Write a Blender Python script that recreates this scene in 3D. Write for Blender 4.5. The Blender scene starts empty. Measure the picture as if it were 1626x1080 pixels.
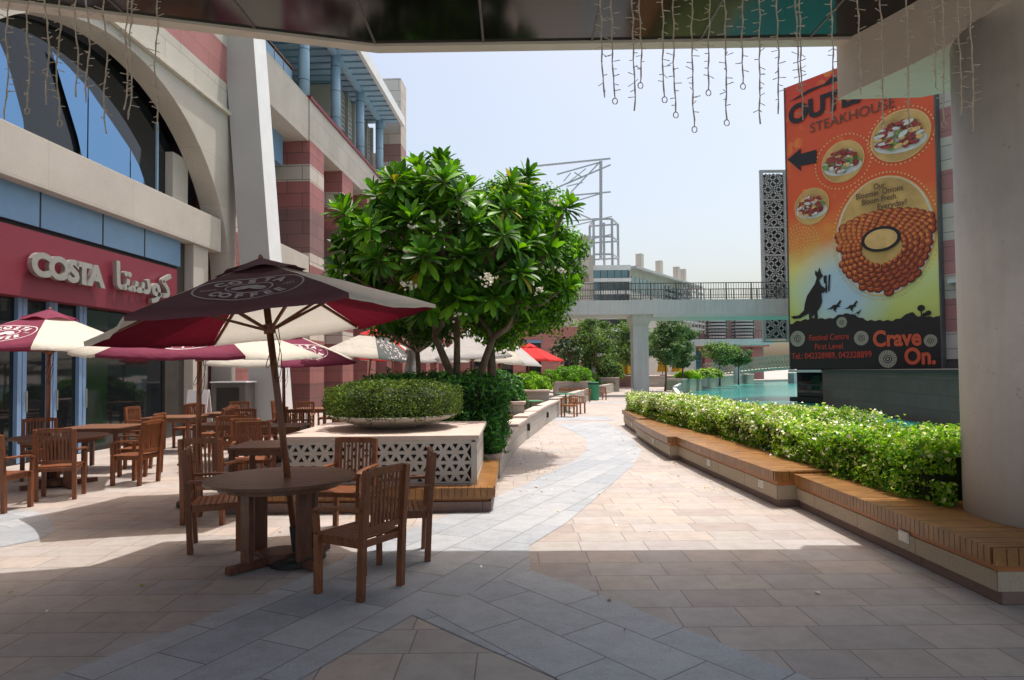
import bpy, math, random
import numpy as np
from mathutils import Vector, Matrix, Euler
random.seed(7); RNG = np.random.default_rng(7)
R = math.radians
S = bpy.context.scene
# ------------------------------------------------------------ camera, sky, sun, exposure
CAMLOC = Vector((0, 0, 1.65)); PITCH, ROLL = R(1.73), R(-.52)
cd = bpy.data.cameras.new('camera'); cam = bpy.data.objects.new('camera', cd)
S.collection.objects.link(cam); S.camera = cam
cd.sensor_width = 36; cd.lens = 36 * 1060 / 1626; cd.shift_y = 16.5 / 1626
cd.clip_start = .1; cd.clip_end = 3000
CM = Matrix.Rotation(math.pi / 2 + PITCH, 4, 'X') @ Matrix.Rotation(ROLL, 4, 'Z')
cam.matrix_world = Matrix.Translation(CAMLOC) @ CM
SUN_EL, SUN_AZ = R(76.5), R(46)          # azimuth measured from +Y towards +X
w = bpy.data.worlds.new('World'); S.world = w; w.use_nodes = True
nt = w.node_tree; bg = nt.nodes['Background']
sky = nt.nodes.new('ShaderNodeTexSky'); sky.sky_type = 'NISHITA'; sky.sun_disc = False
sky.sun_elevation = SUN_EL; sky.sun_rotation = SUN_AZ; sky.air_density = 1.0; sky.dust_density = 5.0; sky.ozone_density = 1.2
tint = nt.nodes.new('ShaderNodeMix'); tint.data_type = 'RGBA'; tint.blend_type = 'MULTIPLY'; tint.inputs['Factor'].default_value = 1
tint.inputs['B'].default_value = (1, .915, .80, 1); nt.links.new(sky.outputs[0], tint.inputs['A']); nt.links.new(tint.outputs['Result'], bg.inputs[0]); bg.inputs[1].default_value = .15
ld = bpy.data.lights.new('sun', 'SUN'); ld.energy = 2.3; ld.angle = R(.5); ld.color = (1, .97, .93)
sun = bpy.data.objects.new('sun', ld); S.collection.objects.link(sun)
sd = Vector((math.sin(SUN_AZ) * math.cos(SUN_EL), math.cos(SUN_AZ) * math.cos(SUN_EL), math.sin(SUN_EL)))
sun.rotation_euler = sd.to_track_quat('Z', 'Y').to_euler(); sun.location = (10, 20, 60)
S.view_settings.view_transform = 'Standard'; S.view_settings.look = 'None'
S.view_settings.exposure = .90; S.view_settings.gamma = 1
S.cycles.max_bounces = 8; S.cycles.diffuse_bounces = 4; S.cycles.transparent_max_bounces = 8

def at(px, py, y):
    """world point seen at pixel px,py of the 1626x1080 photo, at real distance y"""
    d = CM.to_3x3() @ Vector(((px - 813) / 1060, -(py - 540) / 1060 + 16.5 / 1060, -1))
    return CAMLOC + d * (y / d.y)
def atz(px, py, z=0):
    d = CM.to_3x3() @ Vector(((px - 813) / 1060, -(py - 540) / 1060 + 16.5 / 1060, -1))
    return CAMLOC + d * ((z - CAMLOC.z) / d.z)

# ------------------------------------------------------------ mesh helpers
class MB:
    def __init__(s): s.v = []; s.f = []; s.m = []; s.sm = False
    def add(s, vs, fs, mi=0):
        b = len(s.v); s.v += [tuple(p) for p in vs]
        for f in fs: s.f.append([i + b for i in f]); s.m.append(mi)
    def box(s, x0, x1, y0, y1, z0, z1, mi=0, M=None):
        x0, x1 = min(x0, x1), max(x0, x1); y0, y1 = min(y0, y1), max(y0, y1); z0, z1 = min(z0, z1), max(z0, z1)
        vs = [Vector(p) for p in ((x0,y0,z0),(x1,y0,z0),(x1,y1,z0),(x0,y1,z0),(x0,y0,z1),(x1,y0,z1),(x1,y1,z1),(x0,y1,z1))]
        if M: vs = [M @ p for p in vs]
        s.add(vs, [(0,3,2,1),(4,5,6,7),(0,1,5,4),(1,2,6,5),(2,3,7,6),(3,0,4,7)], mi); return s
    def bar(s, p, q, wd, ht, mi=0, up=(0,0,1)):
        p, q = Vector(p), Vector(q); d = (q - p).normalized(); u = Vector(up)
        a = d.cross(u)
        if a.length < 1e-3: a = d.cross(Vector((0,1,0)))
        a.normalize(); b = a.cross(d).normalized()
        a = a * wd / 2; b = b * ht / 2
        vs = [p-a-b, p+a-b, p+a+b, p-a+b, q-a-b, q+a-b, q+a+b, q-a+b]
        s.add(vs, [(0,1,2,3),(4,7,6,5),(0,4,5,1),(1,5,6,2),(2,6,7,3),(3,7,4,0)], mi); return s
    def tube(s, pts, rad, n=8, mi=0, cap=True):
        pts = [Vector(p) for p in pts]
        if not hasattr(rad, '__len__'): rad = [rad] * len(pts)
        b = len(s.v); ref = Vector((.31, .17, .93)); rings = []
        for i, p in enumerate(pts):
            d = (pts[min(i+1, len(pts)-1)] - pts[max(i-1, 0)]).normalized()
            if abs(d.dot(ref)) > .97: ref = Vector((1, .1, 0))
            a = d.cross(ref).normalized(); c = d.cross(a)
            for k in range(n):
                t = 2 * math.pi * k / n
                s.v.append(tuple(p + (a * math.cos(t) + c * math.sin(t)) * rad[i]))
        for i in range(len(pts) - 1):
            for k in range(n):
                k2 = (k + 1) % n
                s.f.append([b+i*n+k, b+i*n+k2, b+(i+1)*n+k2, b+(i+1)*n+k]); s.m.append(mi)
        if cap:
            s.f.append([b+k for k in range(n)][::-1]); s.m.append(mi)
            s.f.append([b+(len(pts)-1)*n+k for k in range(n)]); s.m.append(mi)
        return s
    def lathe(s, prof, n=24, mi=0, c=(0,0)):
        b = len(s.v)
        for r, z in prof:
            for k in range(n):
                t = 2 * math.pi * k / n; s.v.append((c[0]+r*math.cos(t), c[1]+r*math.sin(t), z))
        for i in range(len(prof)-1):
            for k in range(n):
                k2 = (k+1) % n
                s.f.append([b+i*n+k, b+i*n+k2, b+(i+1)*n+k2, b+(i+1)*n+k]); s.m.append(mi)
        s.f.append([b+k for k in range(n)][::-1]); s.m.append(mi)
        s.f.append([b+(len(prof)-1)*n+k for k in range(n)]); s.m.append(mi)
        return s
    def prism(s, poly, z0, z1, mi=0, M=None):
        n = len(poly); vs = [Vector((p[0], p[1], z0)) for p in poly] + [Vector((p[0], p[1], z1)) for p in poly]
        if M: vs = [M @ p for p in vs]
        s.add(vs, [list(range(n))[::-1], list(range(n, 2*n))] + [(i, (i+1) % n, (i+1) % n + n, i + n) for i in range(n)], mi); return s
    def build(s, name, mats, parent=None, loc=None, smooth=False, bevel=0):
        me = bpy.data.meshes.new(name); me.from_pydata(s.v, [], s.f)
        if not isinstance(mats, (list, tuple)): mats = [mats]
        for m in mats: me.materials.append(m)
        me.polygons.foreach_set('material_index', s.m)
        if smooth: me.polygons.foreach_set('use_smooth', [True] * len(s.f))
        me.update()
        o = bpy.data.objects.new(name, me); S.collection.objects.link(o)
        if parent: o.parent = parent
        if loc: o.location = loc
        if smooth == 'auto': pass
        if bevel:
            b = o.modifiers.new('bevel', 'BEVEL'); b.width = bevel; b.segments = 2; b.limit_method = 'ANGLE'
        return o
def npmesh(name, V, Fq, mi, mats, parent=None, smooth=False):
    me = bpy.data.meshes.new(name); k = Fq.shape[1]
    me.vertices.add(len(V)); me.vertices.foreach_set('co', V.astype(np.float32).ravel())
    me.loops.add(Fq.size); me.loops.foreach_set('vertex_index', Fq.astype(np.int32).ravel())
    me.polygons.add(len(Fq)); me.polygons.foreach_set('loop_start', (np.arange(len(Fq)) * k).astype(np.int32))
    for m in mats: me.materials.append(m)
    me.polygons.foreach_set('material_index', mi.astype(np.int32))
    if smooth: me.polygons.foreach_set('use_smooth', np.ones(len(Fq), bool))
    me.update(calc_edges=True); me.validate()
    o = bpy.data.objects.new(name, me); S.collection.objects.link(o)
    if parent: o.parent = parent
    return o
def empty(name, loc=(0,0,0), rz=0):
    o = bpy.data.objects.new(name, None); S.collection.objects.link(o)
    o.location = loc; o.rotation_euler = (0, 0, rz); o.empty_display_size = .2; return o
def tag(o, label=None, cat=None, group=None, kind=None):
    if label: o['label'] = label
    if cat: o['category'] = cat
    if group: o['group'] = group
    if kind: o['kind'] = kind
    return o
def copy_tree(o, parent=None):
    c = o.copy(); S.collection.objects.link(c); c.parent = parent
    for ch in list(o.children): copy_tree(ch, c)
    return c
def leaves(name, P, N, size, mats, parent, asp=.5, jit=.7, wts=None, fold=.25):
    """many small pointed leaves at P facing roughly N"""
    n = len(P); N = N + RNG.normal(0, jit, (n, 3)); N /= np.linalg.norm(N, axis=1)[:, None] + 1e-9
    T = RNG.normal(0, 1, (n, 3)); T -= N * (T * N).sum(1)[:, None]; T /= np.linalg.norm(T, axis=1)[:, None] + 1e-9
    B = np.cross(N, T); L = (size * RNG.uniform(.6, 1.3, n))[:, None]; W = L * asp
    a = P - T * L * .5; b = P + B * W * .5 + N * W * fold; c = P + T * L * .5; d = P - B * W * .5 + N * W * fold
    V = np.stack([a, b, c, d], 1).reshape(-1, 3); i = np.arange(n) * 4
    Fq = np.concatenate([np.stack([i, i+1, i+2], 1), np.stack([i, i+2, i+3], 1)])
    m = RNG.choice(len(mats), n, p=wts); m = np.concatenate([m, m])
    return npmesh(name, V, Fq, m, mats, parent)
def text(body, size, ext=0, bold=0, align='CENTER', xs=1, space=1):
    c = bpy.data.curves.new('t', 'FONT'); c.body = body; c.size = size; c.extrude = ext; c.offset = bold
    c.align_x = align; c.space_character = space; c.resolution_u = 4
    o = bpy.data.objects.new('t', c); me = bpy.data.meshes.new_from_object(o)
    v = [Vector((p.co.x * xs, p.co.y, p.co.z)) for p in me.vertices]; f = [list(p.vertices) for p in me.polygons]
    bpy.data.objects.remove(o); bpy.data.curves.remove(c); bpy.data.meshes.remove(me)
    return v, f

# ------------------------------------------------------------ materials
def nodes(name):
    m = bpy.data.materials.new(name); m.use_nodes = True
    n = m.node_tree; return m, n, n.nodes['Principled BSDF']
def mix(n, a, b, fac, mode='MIX'):
    x = n.nodes.new('ShaderNodeMix'); x.data_type = 'RGBA'; x.blend_type = mode
    for sock, val in ((x.inputs['Factor'], fac), (x.inputs['A'], a), (x.inputs['B'], b)):
        if isinstance(val, bpy.types.NodeSocket): n.links.new(val, sock)
        elif isinstance(val, (int, float)): sock.default_value = val
        else: sock.default_value = (*val, 1) if len(val) == 3 else val
    return x.outputs['Result']
def math_(n, op, a, b=0.0):
    x = n.nodes.new('ShaderNodeMath'); x.operation = op
    for i, val in enumerate((a, b)):
        if isinstance(val, bpy.types.NodeSocket): n.links.new(val, x.inputs[i])
        else: x.inputs[i].default_value = val
    return x.outputs[0]
def noise(n, vec, scale, detail=4, rough=.55):
    x = n.nodes.new('ShaderNodeTexNoise'); x.inputs['Scale'].default_value = scale; x.inputs['Detail'].default_value = detail
    x.inputs['Roughness'].default_value = rough
    if vec is not None: n.links.new(vec, x.inputs['Vector'])
    return x.outputs[0]
def ramp(n, fac, stops, const=False):
    x = n.nodes.new('ShaderNodeValToRGB'); e = x.color_ramp.elements
    if const: x.color_ramp.interpolation = 'CONSTANT'
    while len(e) < len(stops): e.new(.5)
    for el, (p, c) in zip(e, stops):
        el.position = p; el.color = (*c, 1) if hasattr(c, '__len__') else (c, c, c, 1)
    n.links.new(fac, x.inputs[0]); return x.outputs[0]
def bump(n, p, h, strength=.3, dist=.01):
    b = n.nodes.new('ShaderNodeBump'); b.inputs['Strength'].default_value = strength; b.inputs['Distance'].default_value = dist
    n.links.new(h, b.inputs['Height']); n.links.new(b.outputs[0], p.inputs['Normal'])
def ocoord(n, stretch=None):
    t = n.nodes.new('ShaderNodeTexCoord').outputs['Object']
    if stretch:
        mp = n.nodes.new('ShaderNodeMapping'); mp.inputs['Scale'].default_value = stretch; n.links.new(t, mp.inputs[0]); t = mp.outputs[0]
    return t
def mat(name, col, rough=.6, var=.18, scale=4, metal=0, bmp=0, spec=.5, stretch=None, rnd=0, streak=0, spots=0):
    m, n, p = nodes(name); c = ocoord(n, stretch)
    f = noise(n, c, scale, 5)
    lo = tuple(x * (1 - var) for x in col); hi = tuple(min(1, x * (1 + var)) for x in col)
    o = mix(n, lo, hi, ramp(n, f, [(.3, 0.), (.7, 1.)]))
    if rnd:
        oi = n.nodes.new('ShaderNodeObjectInfo').outputs['Random']
        o = mix(n, o, (0, 0, 0), math_(n, 'MULTIPLY', oi, rnd))
    if streak:
        s2 = ramp(n, noise(n, ocoord(n, (6, 6, .35)), 1.2, 5), [(.45, 0.), (.8, 1.)])
        o = mix(n, o, tuple(x * .5 for x in col), math_(n, 'MULTIPLY', s2, streak))
    if spots:
        o = mix(n, o, tuple(x * .35 for x in col), math_(n, 'MULTIPLY', ramp(n, noise(n, c, 14, 3), [(.68, 0.), (.74, 1.)]), spots))
        o = mix(n, o, tuple(x * .72 for x in col), math_(n, 'MULTIPLY', ramp(n, noise(n, c, 1.1, 6, .7), [(.48, 0.), (.66, 1.)]), spots))
    n.links.new(o, p.inputs['Base Color']); p.inputs['Roughness'].default_value = rough; p.inputs['Metallic'].default_value = metal
    p.inputs['Specular IOR Level'].default_value = spec
    if bmp: bump(n, p, noise(n, c, scale * 8, 4), bmp, .004)
    return m
def leafmat(name, col, trans=.35, rough=.45, var=.3):
    m, n, p = nodes(name); c = ocoord(n); f = noise(n, c, 2.5, 3)
    o = mix(n, tuple(x * (1 - var) for x in col), tuple(x * (1 + var) for x in col), ramp(n, f, [(.35, 0.), (.65, 1.)]))
    n.links.new(o, p.inputs['Base Color']); p.inputs['Roughness'].default_value = rough; p.inputs['Specular IOR Level'].default_value = .28
    t = n.nodes.new('ShaderNodeBsdfTranslucent'); tc = mix(n, o, (1.0, 1.0, .25), 1.0, 'MULTIPLY')
    n.links.new(mix(n, tc, tc, 0.), t.inputs[0])
    x = n.nodes.new('ShaderNodeMixShader'); x.inputs[0].default_value = trans
    n.links.new(p.outputs[0], x.inputs[1]); n.links.new(t.outputs[0], x.inputs[2])
    n.links.new(x.outputs[0], n.nodes['Material Output'].inputs[0]); return m
def fabric(name, col, trans=.3, tcol=None):
    m, n, p = nodes(name); c = ocoord(n); f = noise(n, c, 3, 4)
    o = mix(n, tuple(x * .88 for x in col), col, f); n.links.new(o, p.inputs['Base Color']); p.inputs['Roughness'].default_value = .85
    p.inputs['Specular IOR Level'].default_value = .15
    bump(n, p, noise(n, c, 5, 4), .6, .05)
    t = n.nodes.new('ShaderNodeBsdfTranslucent')
    if tcol: t.inputs[0].default_value = (*tcol, 1)
    else: n.links.new(o, t.inputs[0])
    x = n.nodes.new('ShaderNodeMixShader'); x.inputs[0].default_value = trans
    n.links.new(p.outputs[0], x.inputs[1]); n.links.new(t.outputs[0], x.inputs[2])
    n.links.new(x.outputs[0], n.nodes['Material Output'].inputs[0]); return m
def wood(name, col, rough=.45, axis=(1, 1, 1), rnd=.25):
    m, n, p = nodes(name)
    oi = n.nodes.new('ShaderNodeObjectInfo').outputs['Random']
    c = ocoord(n, axis); v = n.nodes.new('ShaderNodeVectorMath'); v.operation = 'ADD'; n.links.new(c, v.inputs[0])
    cx = n.nodes.new('ShaderNodeCombineXYZ'); n.links.new(math_(n, 'MULTIPLY', oi, 37.), cx.inputs[0]); n.links.new(cx.outputs[0], v.inputs[1])
    f = noise(n, v.outputs[0], 6, 6, .65); g = noise(n, v.outputs[0], 1.3, 3)
    o = mix(n, tuple(x * .55 for x in col), tuple(x * 1.3 for x in col), ramp(n, f, [(.3, 0.), (.7, 1.)]))
    o = mix(n, o, tuple(x * .6 for x in col), math_(n, 'MULTIPLY', ramp(n, g, [(.4, 0.), (.7, 1.)]), .5))
    o = mix(n, o, (0, 0, 0), math_(n, 'MULTIPLY', oi, rnd))
    n.links.new(o, p.inputs['Base Color']); p.inputs['Roughness'].default_value = rough; bump(n, p, f, .2, .002); return m
def brick(name, cols, bw, bh, mort=.006, mcol=(.12, .1, .09), vec='wall', rot=0, rough=.6, var=.5, stripes=None, ztop=1, off=.5, bmp=.4, grain=60, squash=1, spec=.5, dirt=.25):
    """stone slabs; vec wall: (x+y, z); floor: (x, y) rotated"""
    m, n, p = nodes(name); t = ocoord(n)
    if vec == 'wall':
        sp = n.nodes.new('ShaderNodeSeparateXYZ'); n.links.new(t, sp.inputs[0]); cb = n.nodes.new('ShaderNodeCombineXYZ')
        n.links.new(math_(n, 'ADD', sp.outputs[0], sp.outputs[1]), cb.inputs[0]); n.links.new(sp.outputs[2], cb.inputs[1]); u = cb.outputs[0]
    else:
        mp = n.nodes.new('ShaderNodeMapping'); mp.inputs['Rotation'].default_value = (0, 0, rot); n.links.new(t, mp.inputs[0]); u = mp.outputs[0]
    b = n.nodes.new('ShaderNodeTexBrick'); n.links.new(u, b.inputs['Vector']); b.inputs['Scale'].default_value = 1
    b.inputs['Brick Width'].default_value = bw; b.inputs['Row Height'].default_value = bh; b.inputs['Mortar Size'].default_value = mort
    b.inputs['Mortar Smooth'].default_value = .1; b.offset = off; b.squash = squash; b.squash_frequency = 2
    b.inputs['Color1'].default_value = (0, 0, 0, 1); b.inputs['Color2'].default_value = (1, 1, 1, 1); b.inputs['Mortar'].default_value = (.5, .5, .5, 1)
    if stripes:
        sp2 = n.nodes.new('ShaderNodeSeparateXYZ'); n.links.new(t, sp2.inputs[0])
        base = ramp(n, math_(n, 'DIVIDE', sp2.outputs[2], ztop), [(z / ztop, c) for z, c in stripes], True)
        o = mix(n, base, mix(n, base, (1.25, 1.2, 1.15), 1., 'MULTIPLY'), b.outputs['Color'])
    else:
        o = ramp(n, b.outputs['Color'], [(i / (len(cols) - 1 + 1e-9), c) for i, c in enumerate(cols)])
    big = noise(n, t, .6, 5); fine = noise(n, t, grain, 3, .7)
    o = mix(n, o, mix(n, o, (.62, .6, .58), 1., 'MULTIPLY'), math_(n, 'MULTIPLY', ramp(n, big, [(.35, 0.), (.75, 1.)]), dirt * 2))
    o = mix(n, o, mix(n, o, (.45, .45, .45), 1., 'MULTIPLY'), math_(n, 'MULTIPLY', ramp(n, fine, [(.35, 1.), (.6, 0.)]), var))
    if vec == 'floor':
        o = mix(n, o, mix(n, o, (.86, .85, .83), 1., 'MULTIPLY'), ramp(n, noise(n, t, 5, 6, .7), [(.42, 0.), (.62, 1.)]))
        o = mix(n, o, (.20, .16, .13), ramp(n, noise(n, t, 23, 2), [(.74, 0.), (.78, .5)]))
    o = mix(n, o, mcol, b.outputs['Fac'])
    n.links.new(o, p.inputs['Base Color']); p.inputs['Specular IOR Level'].default_value = spec
    rr = mix(n, (rough - .08,) * 3, (rough + .15,) * 3, big); n.links.new(rr, p.inputs['Roughness'])
    h = math_(n, 'SUBTRACT', math_(n, 'MULTIPLY', fine, .3), b.outputs['Fac']); bump(n, p, h, bmp, .004)
    return m

PINK = (.33, .125, .12); DPINK = (.17, .07, .067); BEI = (.52, .47, .41)
m_tile = brick('sandstone paving', [(.355,.30,.28), (.42,.36,.322), (.41,.38,.355), (.47,.395,.345), (.375,.335,.32), (.45,.41,.39)], .62, .36, .004, (.16,.13,.11), 'floor', 0, .55, .22, squash=.7, dirt=.14, bmp=.3, grain=90)
m_gran = brick('grey granite paving', [(.345,.375,.415), (.39,.415,.45), (.44,.46,.485)], .78, .40, .005, (.13,.13,.14), 'floor', R(-65), .5, .5, dirt=.1, bmp=.25, grain=130)
m_gran2 = brick('grey granite paving crosswise', [(.345,.375,.415), (.39,.415,.45), (.44,.46,.485)], .78, .40, .005, (.13,.13,.14), 'floor', R(52), .5, .5, dirt=.1, bmp=.25, grain=130)
m_conc = brick('smooth concrete panels', [(.52,.475,.415), (.57,.52,.455)], 2.6, 1.3, .005, (.36,.32,.28), 'wall', var=.14, dirt=.26, grain=26, bmp=.2, off=0)
m_concw = mat('painted column', (.64, .62, .585), .65, .08, .8, bmp=.25, streak=.2, spots=.45)
m_white = mat('white painted metal', (.72, .72, .72), .5, .05, 2)
m_grey = mat('grey column paint', (.40, .395, .38), .6, .05, 1, bmp=.1)
STR = [(0, DPINK), (1.2, (.26,.10,.093)), (2.98, BEI), (3.57, (.24,.09,.085)), (6.08, BEI), (6.6, (.20,.11,.105)), (8.44, PINK), (9.58, BEI), (10.29, PINK), (11.35, BEI)]
m_strip = brick('striped sandstone', None, 1.3, .57, .012, (.08,.06,.055), 'wall', stripes=STR, ztop=14, var=.12, dirt=.16, bmp=.4, grain=25)
m_beist = brick('beige stone cladding', [(.50,.46,.40), (.56,.52,.46)], 1.4, .83, .008, (.25,.22,.2), 'wall', var=.18, dirt=.15, grain=25)
m_pinkst = brick('pink stone cladding', [(.38,.155,.15), (.43,.18,.17)], 1.4, .56, .008, (.2,.1,.1), 'wall', var=.15, dirt=.15, grain=25)
m_back = brick('brown recess wall', [DPINK, (.2,.09,.085)], 1.2, .6, .01, (.07,.05,.05), 'wall', var=.1, grain=25)
m_blue = mat('blue grey metal', (.34, .50, .66), .4, .06, 2)
m_bluep = mat('pale blue panels', (.16, .30, .46), .3, .05, 2)
def glass(name, col, rough=.04, metal=1.0):
    m, n, p = nodes(name); p.inputs['Base Color'].default_value = (*col, 1); p.inputs['Metallic'].default_value = metal
    p.inputs['Roughness'].default_value = rough; bump(n, p, noise(n, ocoord(n), .8, 2), .04, .05); return m
m_glassb = glass('blue mirror glass', (.16, .30, .48))
m_glassd = glass('dark shop glass', (.012, .016, .018), .03, 0)
m_glassg = glass('green dark glass', (.012, .03, .018), .1, 0)
m_glassf = glass('teal office glass', (.16, .24, .26), .08)
m_dark = mat('near black', (.015, .013, .012), .6, .1)
m_frame = mat('blue door frame', (.20, .33, .52), .4, .05)
m_soff = mat('dark glossy soffit', (.008, .007, .007), .10, .3, .6, spec=.32)
m_trim = mat('beige trim', (.54, .49, .42), .6, .05)
m_seam = mat('soffit seam', (.10, .09, .08), .5, .05)
m_burg = mat('burgundy sign board', (.20, .022, .04), .5, .05)
m_silver = mat('brushed letters', (.42, .42, .38), .38, .1, 8, metal=.6)
m_led = mat('fairy light cable', (.50, .42, .34), .6, .2, 20)
TEAK = (.24, .080, .028)
m_teak = wood('oiled teak', TEAK, .42, (4, 4, 1.2))
m_tabl = wood('weathered table teak', (.19, .083, .043), .45, (1.2, 9, 9)); m_tleg = wood('table leg teak', (.15, .055, .03), .5, (5, 5, 1.2))
m_pole = wood('umbrella pole wood', (.24, .085, .035), .4, (3, 3, 1))
m_slat = wood('oiled bench slats', (.30, .14, .042), .36, (1, 1, 1), 0)
m_gap = mat('dark joint', (.03, .018, .01), .8, .1)
m_led2 = mat('warm strip', (.40, .15, .045), .5, .1)
m_bst = brick('beige wall blocks', [(.43,.34,.235), (.50,.41,.30)], .95, .5, .006, (.2,.16,.13), 'wall', var=.25, dirt=.15, grain=40, off=0)
m_bbase = brick('dark red base stone', [(.20,.125,.10), (.24,.15,.125)], .95, .5, .006, (.07,.05,.05), 'wall', var=.3, dirt=.15, grain=40, off=0)
m_panel = mat('perforated stone panel', (.46, .43, .39), .7, .1, 3, bmp=.3)
m_cap = mat('planter cap stone', (.50, .40, .35), .6, .1, 4, bmp=.2)
m_wallg = brick('grey wall stone', [(.40,.37,.33), (.47,.44,.40)], .9, .25, .006, (.2,.18,.16), 'wall', var=.3, dirt=.2, grain=40)
m_f_burg = fabric('burgundy canvas', (.24, .055, .10), .30, (.26, .008, .03)); m_f_under = fabric('burgundy from below', (.12, .012, .026), .22, (.16, .004, .016))  # one burgundy cloth: sunlit and seen-from-below tones put into the colour
m_f_shade = fabric('burgundy in shade', (.13, .06, .07), .12)  # same burgundy cloth, coloured darker for the shade under the canopy
m_f_cream = fabric('cream canvas', (.72, .68, .60), .35)
m_f_red = fabric('red canvas', (.62, .05, .05), .3)
m_f_grey = fabric('grey canvas', (.50, .48, .46), .25)
m_f_dkgrey = fabric('charcoal printed canvas', (.10, .11, .105), .15)
m_f_yel = fabric('yellow canvas', (.50, .30, .03), .2)
m_logo = mat('printed logo', (.42, .37, .36), .8, .05)
m_logol = mat('pale printed logo', (.70, .60, .60), .8, .05)
L_plu = [leafmat('plumeria leaf', (.06, .19, .014), .3, .42), leafmat('plumeria leaf light', (.15, .36, .02), .4, .42), leafmat('plumeria leaf deep', (.03, .10, .015), .25, .42), leafmat('yellowed leaf', (.42, .36, .05), .4, .5)]
L_fine = [leafmat('ficus leaf', (.09, .26, .015), .45), leafmat('ficus leaf bright', (.18, .42, .02), .5), leafmat('ficus leaf dark', (.03, .10, .015), .3)]
L_hedge = [leafmat('hedge leaf', (.15, .34, .015), .48), leafmat('hedge leaf light', (.32, .56, .03), .48), leafmat('hedge leaf dark', (.05, .16, .012), .35), leafmat('hedge leaf cream', (.62, .68, .26), .3)]
L_box = [leafmat('clipped shrub leaf', (.085, .15, .022)), leafmat('clipped shrub leaf light', (.16, .26, .04)), leafmat('clipped shrub leaf dark', (.05, .08, .02))]
L_lily = [leafmat('strappy leaf', (.035, .15, .03)), leafmat('strappy leaf light', (.09, .28, .045)), leafmat('strappy leaf dark', (.02, .08, .02))]
L_far = [leafmat('far tree leaf', (.13, .24, .08), .45), leafmat('far tree leaf light', (.22, .36, .12), .5), leafmat('far tree leaf dark', (.04, .09, .04))]
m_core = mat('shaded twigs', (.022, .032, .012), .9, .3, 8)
m_bark = mat('pale bark', (.15, .11, .075), .8, .3, 9, bmp=.6)
m_flow = mat('white petals', (.80, .78, .66), .6, .05)
m_soil = mat('soil', (.05, .035, .025), .9, .3, 10)
m_bgree = mat('bridge concrete', (.52, .55, .53), .7, .1, .6, streak=.4)
m_bpale = mat('pale soffit', (.46, .52, .47), .6, .06)
m_rail = mat('dark railing', (.06, .065, .07), .5, .1)
m_mast = mat('pale steel', (.38, .40, .43), .5, .05)
m_latt = mat('lattice metal', (.36, .39, .39), .5, .1, 1)
m_foot = mat('green grey footbridge', (.24, .29, .22), .7, .1, 1)
m_green = mat('green painted metal', (.02, .22, .10), .4, .1)
m_bin = mat('stainless steel', (.14, .13, .12), .4, .2, 2, metal=.5)
# ------------------------------------------------------------ ground and water
shore = [(5.2,-40),(5.2,20),(7.2,28),(10.3,42),(13.2,52),(17.5,62),(23.5,75),(34,94),(60,112),(400,120)]
land = [(-300,-40)] + shore + [(400,700),(-300,700)]
mb = MB(); n_ = len(land)
mb.add([(x, y, 0) for x, y in land], [list(range(n_))])
ground = mb.build('pavement', m_tile); tag(ground, kind='structure')
mb = MB()
for a, b in zip(shore[:-1], shore[1:]): mb.add([(a[0],a[1],0),(b[0],b[1],0),(b[0],b[1],-2),(a[0],a[1],-2)], [(0,1,2,3)])
tag(mb.build('quay_wall', m_wallg), kind='structure')
def sheet(name, pts, z, m):
    b = MB(); b.add([(x, y, z) for x, y in pts], [list(range(len(pts)))]); return tag(b.build(name, m), kind='structure')
gl = [(-3.6,1.5),(-2.53,3.66),(-2.14,4.41),(-1.85,5.04),(-1.5,5.95),(-1.14,6.92),(-.72,7.74),(-.13,8.97),(.65,10.99),(1.15,12.33),(1.5,13.6),(1.75,16),(1.6,18.5),(1.25,20.6)]
gr = [(2.9,21.2),(2.93,18.5),(2.86,16.2),(2.63,13.69),(2.07,11.55),(1.53,10.0),(1.02,8.52),(.58,7.28),(.14,6.31),(.13,5.56),(-.69,4.57),(-1.16,3.63),(-2.2,1.5)]
sheet('granite_path', gl + gr, .004, m_gran)
sheet('granite_band', [(.13,5.56),(.41,5.24),(.84,4.64),(3.0,1.5),(2.25,1.5),(.27,3.57),(-.22,4.07),(-.69,4.57)], .004, m_gran2)
sheet('granite_disc', [(-9,8.3),(-6.9,8.3),(-5.79,8.13),(-5.45,7.85),(-5.05,7.4),(-4.82,7.05),(-4.74,6.72),(-4.95,6.4),(-5.6,6.15),(-7,6.3),(-9,6.6)], .004, m_gran)
mb = MB(); mb.box(.6, 3.3, 21.8, 23.6, .004, .005); mb.box(1.9, 9, 33, 34.2, .004, .005)
tag(mb.build('granite_crossing', m_gran), kind='structure')
m_water, n, p = nodes('turquoise water'); c = ocoord(n, (.5, 1.6, 1))
n.links.new(mix(n, (.02,.20,.19), (.04,.29,.27), noise(n, c, .15, 3)), p.inputs['Base Color']); p.inputs['Roughness'].default_value = .12
bump(n, p, noise(n, c, 3, 5), .5, .06)
b = MB(); b.add([(-5,-40,-.3),(400,-40,-.3),(400,140,-.3),(-5,140,-.3)], [(0,1,2,3)]); tag(b.build('water', m_water), kind='structure')
b = MB(); b.add([(-3000,-3000,-2),(3000,-3000,-2),(3000,3000,-2),(-3000,3000,-2)], [(0,1,2,3)])
tag(b.build('lake_bed', mat('lake bed', (.3,.27,.22), .9)), kind='structure')

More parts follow.
